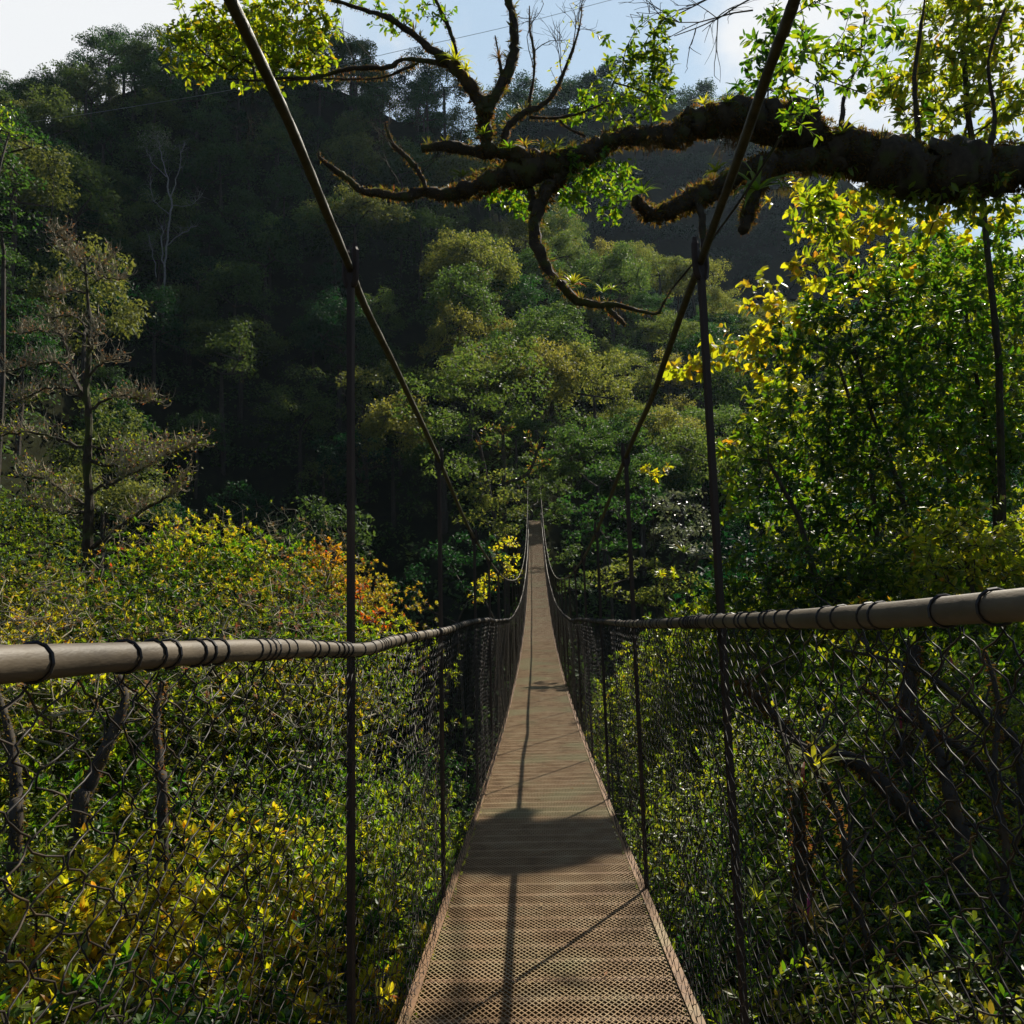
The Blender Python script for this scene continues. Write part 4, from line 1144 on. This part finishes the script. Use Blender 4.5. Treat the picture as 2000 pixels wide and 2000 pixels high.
rb = np.random.default_rng(81)
BROMS = [  # px, py, d, up, n, length, width, mat, label
    (888, 118, 7.75, (.1, -.3, 1), 22, .22, .022, 'bromgreen', 'bright yellow strap leaved bromeliad at the left branch fork under the blue sky'),
    (908, 138, 7.75, (.5, -.2, .8), 16, .16, .02, 'bromgreen', 'smaller yellow bromeliad just below the bright one on the left fork'),
    (975, 115, 8.0, (0, 0, 1), 18, .13, .010, 'moss', 'spiky dark air plant on the dead upright spike before the sky'),
    (945, 262, 7.8, (-.2, -.4, .8), 14, .16, .022, 'bromgreen', 'green strap plant at the base of the mossy fork'),
    (1025, 285, 7.95, (0, -.2, 1), 16, .15, .018, 'brom', 'reddish bromeliad on the mossy limb beside the third stem'),
    (1060, 290, 8.0, (0, -.2, 1), 16, .15, .016, 'brom', 'orange tinted bromeliad second along the mossy limb'),
    (1085, 292, 8.05, (.1, -.2, 1), 16, .17, .014, 'brom', 'tufted bromeliad near the drooping branch start'),
    (1120, 292, 8.05, (.1, -.2, 1), 14, .12, .012, 'brom', 'small rusty bromeliad where the limb begins to rise'),
    (995, 290, 7.9, (-.1, -.2, 1), 14, .13, .02, 'bromgreen', 'pale green perched plant between the two stems of the fork'),
    (905, 345, 7.7, (-.2, -.3, 1), 18, .18, .018, 'brom', 'grassy bromeliad on the left arm below the short broken arm'),
    (1118, 556, 7.85, (.2, -.2, 1), 24, .20, .020, 'brom', 'red and yellow bromeliad on the drooping branch over the far trees'),
    (1085, 560, 7.9, (-.9, -.2, .3), 12, .13, .016, 'brom', 'small bromeliad sticking out left of the drooping branch'),
    (1178, 572, 7.85, (0, -.2, 1), 12, .15, .014, 'bromgreen', 'thin green tuft near the end of the drooping branch'),
    (1195, 566, 7.85, (.2, -.2, 1), 12, .12, .013, 'brom', 'brown tuft at the last knot of the drooping branch'),
    (1255, 378, 8.0, (-.2, -.2, 1), 26, .20, .018, 'bromgreen', 'spiky golden bromeliad on the broken end of the low limb'),
    (1060, 440, 7.95, (.8, -.2, .5), 12, .10, .014, 'brom', 'tiny orange bromeliad on the bend of the drooping branch'),
    (1478, 372, 8.0, (.0, -.5, .5), 12, .52, .055, 'bromgreen', 'large bromeliad with long hanging lime green leaves under the thick limb'),
    (1400, 335, 8.2, (-.5, -.3, .8), 18, .16, .035, 'bromgreen', 'fleshy bright green plant on top of the low mossy limb'),
    (1645, 262, 8.6, (0, -.3, 1), 16, .26, .026, 'brom', 'brown leaved bromeliad on the thick limb among the glossy leaves'),
    (1375, 205, 8.3, (-.2, -.2, 1), 16, .16, .014, 'bromgreen', 'grassy green tuft on the crook of the thick limb'),
    (1420, 200, 8.4, (.2, -.2, 1), 14, .17, .013, 'bromgreen', 'thin leaved tuft on the limb just left of the right cable'),
    (1840, 290, 9.0, (0, -.3, 1), 16, .26, .02, 'moss', 'dark fern tuft on the thickest part of the limb'),
    (1720, 275, 8.9, (0, -.3, 1), 16, .26, .02, 'moss', 'shadowy fern tuft on the limb below the leafy uprights'),
]
for px, py, d, uv, n, L, W, mtn, lab in BROMS:
    p = PM(px, py, d); mb = strap_rosette(p, uv, n, L * K, W * K, rb, 1.0 if L > .4 else .6)
    tag(mb.build('bromeliad', LM[mtn], None, loc=p), lab, 'bromeliad', 'plants perched on the mossy tree')
# hanging root tufts under the limb
for px, py, d, sz, lab in ((1270, 285, 8.2, .14, 'dark beard of roots hanging under the bend of the limb'), (1425, 275, 8.5, .17, 'black moss beard hanging left of the right cable'), (1530, 372, 8.6, .1, 'thin roots hanging behind the lime green bromeliad')):
    p = PM(px, py - 8, d); n = 120
    mb = MB(); dd = nz(np.stack([rb.normal(0, .4, n), rb.normal(0, .4, n), -np.ones(n)], -1))
    leaves(mb, rb.normal(0, K * sz * .4, (n, 3)) * np.array([1, 1, .2]), dd, rdir(rb, n), K * sz * rb.uniform(.5, 1.3, n), .008)
    tag(mb.build('hanging_moss', LM['moss'], None, loc=p), lab, 'moss tuft', 'moss tufts under the limb')

# ------------------------------------------------------------------ tiered bare tree on the left
dB = 20.0
bt = thing('tiered_tree', 'bare lichen covered tree with flat twig tiers rising against the dark hillside', 'tree', G(176, 1240, dB))
BT = np.array(bt.location)
tb = MB(); rt = np.random.default_rng(91)
stem = [(178, 1420, 24), (176, 1250, 22), (180, 1150, 22), (172, 1060, 22), (174, 980, 17), (170, 900, 16), (174, 820, 14), (168, 760, 12), (173, 700, 9), (176, 640, 8), (172, 590, 6), (168, 540, 5), (164, 500, 3)]
c, r = line(stem, dB, dB); c[0] = BT; c, r = smooth_path(c, 5, r); tube(tb, c - BT, r, 8, rough=.1, rng=rt)
BR = [
 ([(168, 535, 4), (140, 505, 3), (105, 478, 2)], 0), ([(168, 540, 4), (190, 515, 3), (210, 490, 2)], 0), ([(166, 520, 3), (150, 490, 2), (135, 475, 2)], 0), ([(172, 560, 4), (205, 545, 3), (238, 548, 2)], 0), ([(172, 570, 4), (135, 565, 3), (85, 572, 2)], 0),
 ([(174, 640, 5), (140, 615, 3), (95, 622, 2)], 0), ([(174, 800, 9), (145, 745, 8), (122, 690, 6), (100, 645, 5), (55, 632, 3), (2, 634, 2)], 0), ([(170, 790, 7), (130, 715, 5), (80, 715, 3), (15, 735, 2)], 0), ([(172, 735, 6), (200, 705, 4), (245, 700, 2)], 0), ([(173, 690, 5), (195, 670, 3), (215, 655, 2)], 0),
 ([(174, 800, 7), (215, 770, 5), (250, 770, 3), (284, 772, 2)], 0), ([(172, 780, 5), (110, 760, 4), (60, 790, 2)], 0), ([(170, 880, 8), (120, 860, 6), (60, 848, 4), (5, 862, 2)], 0), ([(172, 900, 8), (225, 912, 6), (290, 905, 4), (350, 885, 3), (392, 872, 2)], 0), ([(172, 870, 5), (230, 880, 4), (300, 862, 2)], 0),
 ([(174, 960, 8), (230, 945, 6), (280, 930, 4), (330, 910, 2)], 0), ([(176, 1070, 14), (205, 1050, 11), (235, 1020, 8), (280, 985, 6), (320, 960, 4), (340, 930, 2)], 0), ([(176, 1080, 10), (240, 1070, 7), (290, 1062, 4), (330, 1040, 2)], 0), ([(172, 990, 7), (120, 960, 5), (70, 930, 3), (20, 925, 2)], 0), ([(172, 1000, 6), (110, 1000, 4), (50, 975, 2)], 0)]
tw = MB()
for pts, _ in BR:
    c, r = line(pts, dB, dB)
    yo = np.linspace(0, 1, len(c)) * rt.uniform(-.9, .9); c[:, 1] += yo
    c, r = smooth_path(c, 5, r * 1.05)
    c = c + rt.normal(0, .018, c.shape)
    tube(tb, c - BT, np.maximum(r, .012), 5, rough=.12, rng=rt)
    L = np.concatenate([[0], np.cumsum(np.linalg.norm(np.diff(c, axis=0), axis=1))])
    n = int(L[-1] * 34 * rt.uniform(.45, 1.25))
    for k in range(n):
        s = L[-1] * (.12 + .88 * rt.random() ** .7); p = np.array([np.interp(s, L, c[:, q]) for q in range(3)])
        out = nz(c[-1] - c[0]); v = nz(out * .45 + np.array([rt.normal(0, .35), rt.normal(0, .8), rt.uniform(-.15, .9)]))
        l = rt.uniform(.2, .5); pp = [p]
        for q in range(3):
            v = nz(v + rt.normal(0, .42, 3) + np.array([0, 0, .16])); pp.append(pp[-1] + v * l / 3)
        tube(tw, np.array(pp) - BT, [.011, .009, .007, .005], 3, caps=False)
        for q in (1, 2, 3):
            if rt.random() < .75:
                v2 = nz(v + rt.normal(0, .7, 3) + np.array([0, 0, .3])); tube(tw, np.array([pp[q], pp[q] + v2 * l * .3, pp[q] + nz(v2 + [0, 0, .4]) * l * .55]) - BT, [.009, .008, .005], 3, caps=False)
tb.build('trunk', BARK, bt); tw.build('twigs', TWIG, bt)
ml = MB(); n = 2600; vi = np.concatenate(tw.v); s = vi[rt.integers(0, len(vi), n)]
leaves(ml, s, rdir(rt, n), rdir(rt, n), rt.uniform(.04, .09, n), .035); ml.build('lichen', LM['tan'], bt)
m2 = MB(); lo_ = vi[vi[:, 2] < np.quantile(vi[:, 2], .55)]; n = 1500; s = lo_[rt.integers(0, len(lo_), n)] + rt.normal(0, .08, (n, 3))
leaves(m2, s, rdir(rt, n) + np.array([0, 0, .3]), rdir(rt, n), .09, .04); m2.build('leaf_tufts', LM['bush'], bt)

# ------------------------------------------------------------------ trees at the far end of the bridge, pale dead tree, lit tree at the left edge
def crown_tree(name, label, blobs, d, dth, leaf, mat, seed, base, bark=BARKD, sub=9, dens=1.0, flat=.7, cat='tree', group=None, tw=.22, rs_=(.28, .45)):
    rng = np.random.default_rng(seed); cen, rad = [], []
    for b in blobs:
        px, py, rx, ry = b[:4]; dd = d + (b[4] if len(b) > 4 else 0)
        c0 = P(px, py, dd); sx, sy = rx / F * dd, ry / F * dd
        v = rdir(rng, sub); v[:, 2] = v[:, 2] * .9 + .1
        cen.append(c0 + v * np.array([sx, dth, sy]) * rng.uniform(.5, .9, (sub, 1))); rad.append(math.sqrt(sx * sy) * rng.uniform(*rs_, sub))
    cen = np.concatenate(cen); rad = np.concatenate(rad)
    o = thing(name, label, cat, base, group); B = np.asarray(base, float)
    mb = MB(); clump_crown(mb, cen - B, rad, rng, dens, leaf, flat, T4, T4F); mb.build('crown', mat, o)
    top = cen.mean(0); trunk = [B, B * .5 + top * .5 + np.array([.2, 0, -.5]), top * .8 + B * .2]
    nodes_, par_, _ = skeleton(trunk, cen - np.array([0, 0, .1]), rng, .8, .1)
    t_ = MB(); limbs(t_, nodes_ - B, par_, .02, tw, base_r=[tw, tw * .8, tw * .6], nt=3, n=6); t_.build('trunk', bark, o)
    return o


crown_tree('round_tree', 'large layered green tree at the far end of the bridge left of the deck', [(950, 700, 90, 50), (880, 760, 110, 45), (1030, 740, 60, 55), (990, 800, 90, 40), (830, 820, 80, 40), (930, 850, 90, 40), (880, 920, 80, 45), (1000, 690, 60, 35), (800, 770, 40, 25)], 66, 3.2, .34, LM['mid'], 501, G(985, 1000, 69), dens=.9)
crown_tree('flat_topped_tree', 'broad umbrella shaped tree right of the far bridge end', [(1130, 860, 70, 28), (1210, 868, 70, 28), (1280, 900, 55, 26), (1100, 905, 60, 30), (1180, 915, 80, 30), (1260, 940, 60, 25), (1120, 860, 50, 30), (1145, 835, 60, 24), (1120, 880, 50, 26, -4), (1150, 860, 50, 26, -5), (1085, 910, 40, 24)], 70, 2.8, .28, LM['mid'], 502, G(1180, 1010, 71), dens=1.9, flat=.6)
crown_tree('tunnel_tree', 'dark tree closing over the far end of the deck', [(1005, 945, 40, 40), (1095, 945, 45, 40), (1050, 915, 45, 30), (1010, 1000, 22, 30), (1098, 1000, 26, 34), (1050, 960, 40, 26, 4)], 70, 1.6, .3, LM['hill'], 514, G(1000, 1010, 70), dens=1.8)
crown_tree('round_bush', 'dense rounded bush beside the left cable at the far bridge end', [(960, 960, 60, 45), (985, 1020, 40, 50), (920, 1000, 50, 50), (1000, 980, 30, 30)], 58, 1.6, .28, LM['mid'], 503, G(960, 1060, 58), tw=.15)
crown_tree('dark_bank_bush', 'dark green bush in shadow left of the far deck', [(900, 1080, 60, 40), (960, 1090, 40, 40), (850, 1110, 60, 40), (800, 1150, 60, 40), (940, 1140, 50, 30)], 50, 1.5, .24, LM['hill'], 504, G(900, 1160, 50), tw=.12)
crown_tree('lime_bush', 'lime green bush low behind the far left hangers', [(990, 1075, 25, 35), (960, 1140, 40, 22), (1000, 1120, 20, 30), (930, 1165, 30, 18)], 46, 1.0, .20, LM['shrub'], 505, G(980, 1180, 46), tw=.1)
crown_tree('light_crown_tree', 'light green tree right of the far deck below the flat topped tree', [(1120, 985, 42, 24), (1180, 990, 45, 28), (1230, 1010, 40, 35), (1140, 1040, 50, 30), (1200, 1060, 50, 36), (1260, 970, 40, 30)], 52, 1.6, .26, LM['mid'], 506, G(1180, 1130, 52), tw=.15, dens=1.1)
crown_tree('silver_tree', 'silver grey leaved tree between the second and first right hangers', [(1330, 985, 45, 35), (1370, 1030, 40, 40), (1310, 1050, 40, 35), (1290, 1000, 30, 30), (1380, 1080, 40, 30)], 36, 1.3, .17, LM['silver'], 507, G(1340, 1150, 36), tw=.07, dens=1.0)
crown_tree('hollow_bush', 'green bush behind the right hangers just over the handrail', [(1220, 1110, 45, 32), (1270, 1120, 50, 32), (1180, 1130, 40, 28), (1240, 1160, 70, 24), (1330, 1140, 50, 30), (1300, 1175, 60, 20)], 34, 1.3, .16, LM['mid'], 508, G(1240, 1200, 34), tw=.08)
crown_tree('far_gully_bush', 'shaded bush under the right cable at the sag', [(1110, 1090, 30, 30), (1130, 1140, 30, 25), (1100, 1150, 20, 20)], 44, .9, .2, LM['hill'], 509, G(1110, 1180, 44), tw=.08)
crown_tree('edge_slope_tree', 'bright leafed tall tree at the left frame edge on the slope', [(20, 260, 50, 55), (-30, 330, 60, 70), (50, 360, 38, 40), (30, 430, 50, 40), (-20, 480, 50, 50), (60, 270, 30, 25), (-30, 220, 40, 40)], 44, 1.7, .24, LM['mid'], 510, G(0, 600, 46), tw=.18, dens=.9)
crown_tree('edge_fresh_tree', 'vivid green crown peeping in at the left frame edge', [(0, 215, 30, 22), (20, 250, 26, 16), (-30, 240, 40, 30)], 40, .9, .18, LM['bright'], 511, G(-20, 560, 40), tw=.12)
leafy('yellow_sprig_shrub', 'yellow leaved sprig standing above the right cable near the second hanger', 'shrub', None, [G(1275, 1050, 30), P(1275, 1000, 30), P(1272, 940, 30)], [(1255, 915, 16, 8), (1285, 925, 18, 10), (1300, 915, 10, 6)], 30, .3, 60, 9, .24, .10, LM['yellow'], 512, near=False, r_tip=.01)
leafy('yellow_tip_shrub', 'yellow tipped sapling beside the handrail between right hangers', 'shrub', None, [G(1300, 1200, 26), P(1300, 1170, 26), P(1295, 1130, 26)], [(1290, 1125, 18, 9), (1320, 1120, 14, 8)], 26, .3, 50, 9, .2, .08, LM['yellow'], 513, near=False, r_tip=.01)

# epiphyte loaded limbs in front of the layered tree
ep = thing('epiphyte_tree', 'half bare tree with reddish air plants in front of the far layered crown', 'tree', G(985, 1000, 61)); EP = np.array(ep.location)
t_ = MB(); lv = MB(); re_ = np.random.default_rng(95)
for pts in ([(985, 1010, 10), (984, 940, 9), (984, 880, 8), (982, 830, 5)], [(986, 945, 8), (1030, 925, 7), (1050, 880, 6), (1062, 845, 4)], [(984, 880, 5), (955, 868, 4), (930, 868, 3)], [(982, 850, 5), (965, 835, 3), (945, 842, 2)], [(984, 840, 4), (1000, 832, 3)], [(1048, 885, 5), (1030, 850, 3)], [(1040, 910, 4), (1075, 902, 3)]):
    c, r = line(pts, 61, 61); c[0] = c[0]; c, r = smooth_path(c, 4, r); tube(t_, c - EP, r, 6, rough=.15, rng=re_)
    n = 60; i_ = re_.integers(0, len(c), n); leaves(lv, c[i_] - EP + re_.normal(0, .12, (n, 3)), rdir(re_, n) + [0, 0, .4], rdir(re_, n), .34, .10)
c, r = smooth_path([P(985, 1005, 61), EP], 3, [.2, .25]); tube(t_, c - EP, r, 6)
t_.build('trunk', BARK, ep); lv.build('air_plants', LM['brom'], ep)

# pale dead tree on the hillside
dt_ = thing('dead_tree', 'white barked dead tree standing alone on the shaded hillside', 'tree', P(322, 620, 92)); DT = np.array(dt_.location)
t_ = MB(); lv = MB(); rd_ = np.random.default_rng(96)
for pts in ([(322, 640, 10), (320, 560, 9), (322, 500, 9), (330, 440, 8), (333, 390, 7), (325, 340, 5), (315, 300, 4), (308, 265, 3)], [(320, 520, 6), (316, 470, 6), (316, 440, 5)], [(326, 480, 5), (350, 460, 4), (382, 442, 3)], [(333, 390, 5), (345, 350, 4), (352, 310, 3), (360, 280, 2)], [(325, 345, 4), (300, 320, 3), (285, 290, 2)], [(308, 540, 4), (296, 490, 3), (290, 460, 2)], [(334, 400, 3), (370, 400, 2), (395, 380, 2)], [(330, 420, 3), (300, 390, 2), (292, 350, 2)]):
    c, r = line(pts, 92, 92); c, r = smooth_path(c, 4, r * .5); c = c + rd_.normal(0, .08, c.shape); tube(t_, c - DT, r, 5, rough=.15, rng=rd_)
    for k in range(16):
        p = c[rd_.integers(len(c) // 2, len(c))]; v = nz(rd_.normal(0, .6, 3) + np.array([0, 0, .6])); tube(t_, np.array([p, p + v * .7, p + nz(v + rd_.normal(0, .4, 3)) * 1.5]) - DT, [.02, .014, .008], 3, caps=False)
for px, py in ((300, 262), (315, 268), (285, 275), (325, 280), (308, 285)):
    n = 110; leaves(lv, P(px, py, 92) - DT + rd_.normal(0, .55, (n, 3)), rdir(rd_, n), rdir(rd_, n), .22, .12)
t_.build('trunk', BARKW, dt_); lv.build('crown', LM['silver'], dt_)

# ------------------------------------------------------------------ stems on the right bank below the rail
STEMS = [
 ('left_stem', 'dark upright stem behind the nearest left netting', [(30, 1680, 26), (32, 1560, 24), (26, 1480, 20), (10, 1400, 14), (-10, 1340, 10)], 7.5, 8),
 ('left_fork', 'dark mossy stem slanting behind the bulging left netting', [(150, 1660, 30), (175, 1540, 26), (215, 1440, 22), (243, 1372, 16), (235, 1320, 10)], 8, 8.6),
 ('left_post', 'thin dark stem rising behind the left netting towards the rail', [(318, 1620, 20), (312, 1500, 17), (305, 1400, 14), (318, 1330, 9)], 8.4, 9),
 ('leaning_limb', 'pale leaning mossy limb crossing behind the right netting', [(1905, 1800, 36), (1850, 1680, 32), (1770, 1580, 30), (1700, 1510, 30), (1640, 1475, 24), (1580, 1465, 20), (1540, 1430, 18), (1500, 1385, 16), (1460, 1345, 18), (1445, 1330, 10)], 7.0, 6.2),
 ('mossy_stem', 'upright moss clad stem behind the netting near the deck', [(1570, 2150, 34), (1568, 1950, 30), (1562, 1800, 30), (1568, 1700, 26), (1560, 1600, 22), (1556, 1520, 16)], 5.0, 5.2),
 ('forked_stem', 'smooth grey forked stem behind the netting below the rail end', [(1890, 2060, 46), (1880, 1880, 40), (1876, 1740, 36), (1880, 1640, 30), (1860, 1570, 24), (1840, 1490, 20), (1815, 1430, 16), (1790, 1380, 10)], 6.2, 6.6),
 ('thin_stem', 'thin dark curved stem rising through the right bank shrubs', [(1990, 1620, 22), (1940, 1530, 18), (1890, 1470, 16), (1820, 1430, 12), (1740, 1380, 10), (1680, 1340, 6)], 7.4, 7.4),
 ('pale_twig_stem', 'slender branch arching in front of the dark leaves behind the right netting', [(2000, 1560, 14), (1950, 1440, 12), (1880, 1370, 11), (1800, 1310, 10), (1720, 1285, 8), (1650, 1270, 5)], 6.6, 7.0),
 ('pale_lean_stem', 'thin stem leaning towards the deck low behind the right netting', [(1760, 2000, 16), (1700, 1850, 14), (1660, 1720, 12), (1640, 1600, 10), (1600, 1520, 7), (1580, 1450, 4)], 4.9, 5.4),
 ('pale_edge_stem', 'slender stem rising at the edge behind the thick rail end', [(1975, 1980, 18), (1960, 1800, 16), (1965, 1650, 14), (1940, 1520, 12), (1950, 1380, 9), (1925, 1270, 6)], 5.4, 6.0),
 ('dark_stump_stem', 'dark shaggy stem hung with ferns under the mossy limb', [(1770, 1640, 40), (1768, 1520, 34), (1765, 1420, 30), (1778, 1330, 24), (1790, 1260, 18)], 8.6, 8.8),
]
for nm, lab, pts, d0, d1 in STEMS:
    c, r = line(pts, d0, d1); b0 = c[0].copy(); b0[2] = float(zg(c[0][0], c[0][1])) - .3
    if b0[2] < c[0][2] - .3: c = np.vstack([b0, c]); r = np.concatenate([[r[0] * 1.2], r])
    o = thing('tree_stem', lab, 'tree trunk', c[0]); B = c[0].copy(); c, r = smooth_path(c, 6, r); c = c + rmt.normal(0, 1, c.shape) * r[:, None] * .08
    t_ = MB(); tube(t_, c - B, r, 9, rough=.08, rng=rmt)
    for k in range(7):                                  # side twigs with a few leaves
        i_ = rmt.integers(len(c) // 3, len(c)); v = nz(rmt.normal(0, .6, 3) + np.array([0, 0, .7])); l = rmt.uniform(.3, .8)
        tube(t_, np.array([c[i_], c[i_] + v * l * .5, c[i_] + nz(v + rmt.normal(0, .3, 3)) * l]) - B, [.012, .009, .004], 4, caps=False)
    t_.build('trunk', BARKD if nm != 'mossy_stem' else BARK, o, smooth=True)
    m2 = MB()
    for i_ in range(len(c) - 1):
        n = int(np.linalg.norm(c[i_ + 1] - c[i_]) * 420 * (2.2 if nm in ('mossy_stem', 'dark_stump_stem') else .8)); a = rmt.uniform(0, 6.28, n); ax = nz(c[i_ + 1] - c[i_]); u = nz(np.cross(ax, [.1, 1, .2])); w_ = np.cross(ax, u)
        out = np.cos(a)[:, None] * u + np.sin(a)[:, None] * w_; t = rmt.random((n, 1)); ln = rmt.uniform(.02, .055, n)
        leaves(m2, c[i_] * (1 - t) + c[i_ + 1] * t + out * r[i_] * .95 - B, nz(out + rmt.normal(0, .5, (n, 3)) - [0, 0, .3]), rdir(rmt, n), ln, ln * .3)
    m2.build('moss', LM['moss'], o)
for px, py, d, L, mtn, lab in ((1565, 1540, 5.1, .22, 'brom', 'reddish bromeliad on top of the upright mossy stem'), (1590, 1500, 5.3, .3, 'bromgreen', 'fern like green tuft beside the mossy stem top'), (1760, 1430, 8.4, .25, 'brom', 'red tinged bromeliad high on the shaggy stem'), (1925, 1690, 5.8, .3, 'bromgreen', 'pale green bromeliad by the grey forked stem'),
                               (1480, 1760, 4.6, .22, 'bromgreen', 'yellow green bromeliad low against the netting by the first right hanger'), (1580, 1800, 4.8, .2, 'brom', 'orange bromeliad at the foot of the mossy stem'), (1335, 1080, 28, .7, 'brom', 'big brown bromeliad hanging between the right hangers'), (1860, 1310, 8.2, .22, 'brom', 'dark red bromeliad just below the thick rail end')):
    p = P(px, py, d); tag(strap_rosette(p, (0, -.3, 1), 20, L, L * .1, rb).build('bromeliad', LM[mtn], None, loc=p), lab, 'bromeliad', 'bromeliads on the right bank')

# thin line strung across the valley
c = np.array([P(60, 238, 38), P(230, 213, 38.5), P(500, 166, 39), P(760, 104, 39.5), P(1000, 50, 40), P(1250, -15, 41)]); c = smooth_path(c, 8)
mb = MB(); tube(mb, c - c[0], .011, 5); tag(mb.build('overhead_wire', surf_mat('grey_wire', [(.3, (.2, .22, .21)), (.7, (.3, .32, .3))], rough=.5, bump=0), None, loc=c[0]), 'thin pale wire strung across the valley behind the left cable', 'wire')

# ------------------------------------------------------------------ thin air between the slopes
hz = bpy.data.materials.new('thin_haze'); hz.use_nodes = True
hn = hz.node_tree; hn.nodes.clear()
pv = hn.nodes.new('ShaderNodeVolumePrincipled'); pv.inputs['Color'].default_value = (.62, .80, 1.0, 1); pv.inputs['Density'].default_value = .00007; pv.inputs['Anisotropy'].default_value = .3
ho = hn.nodes.new('ShaderNodeOutputMaterial'); hn.links.new(pv.outputs[0], ho.inputs['Volume'])
zs = Z.min()
mb = MB(); box(mb, (0, 490, (zs - 1 + 260) / 2), (1810, 1230, 260 - zs + 1))
tag(mb.build('haze', hz), kind='stuff')
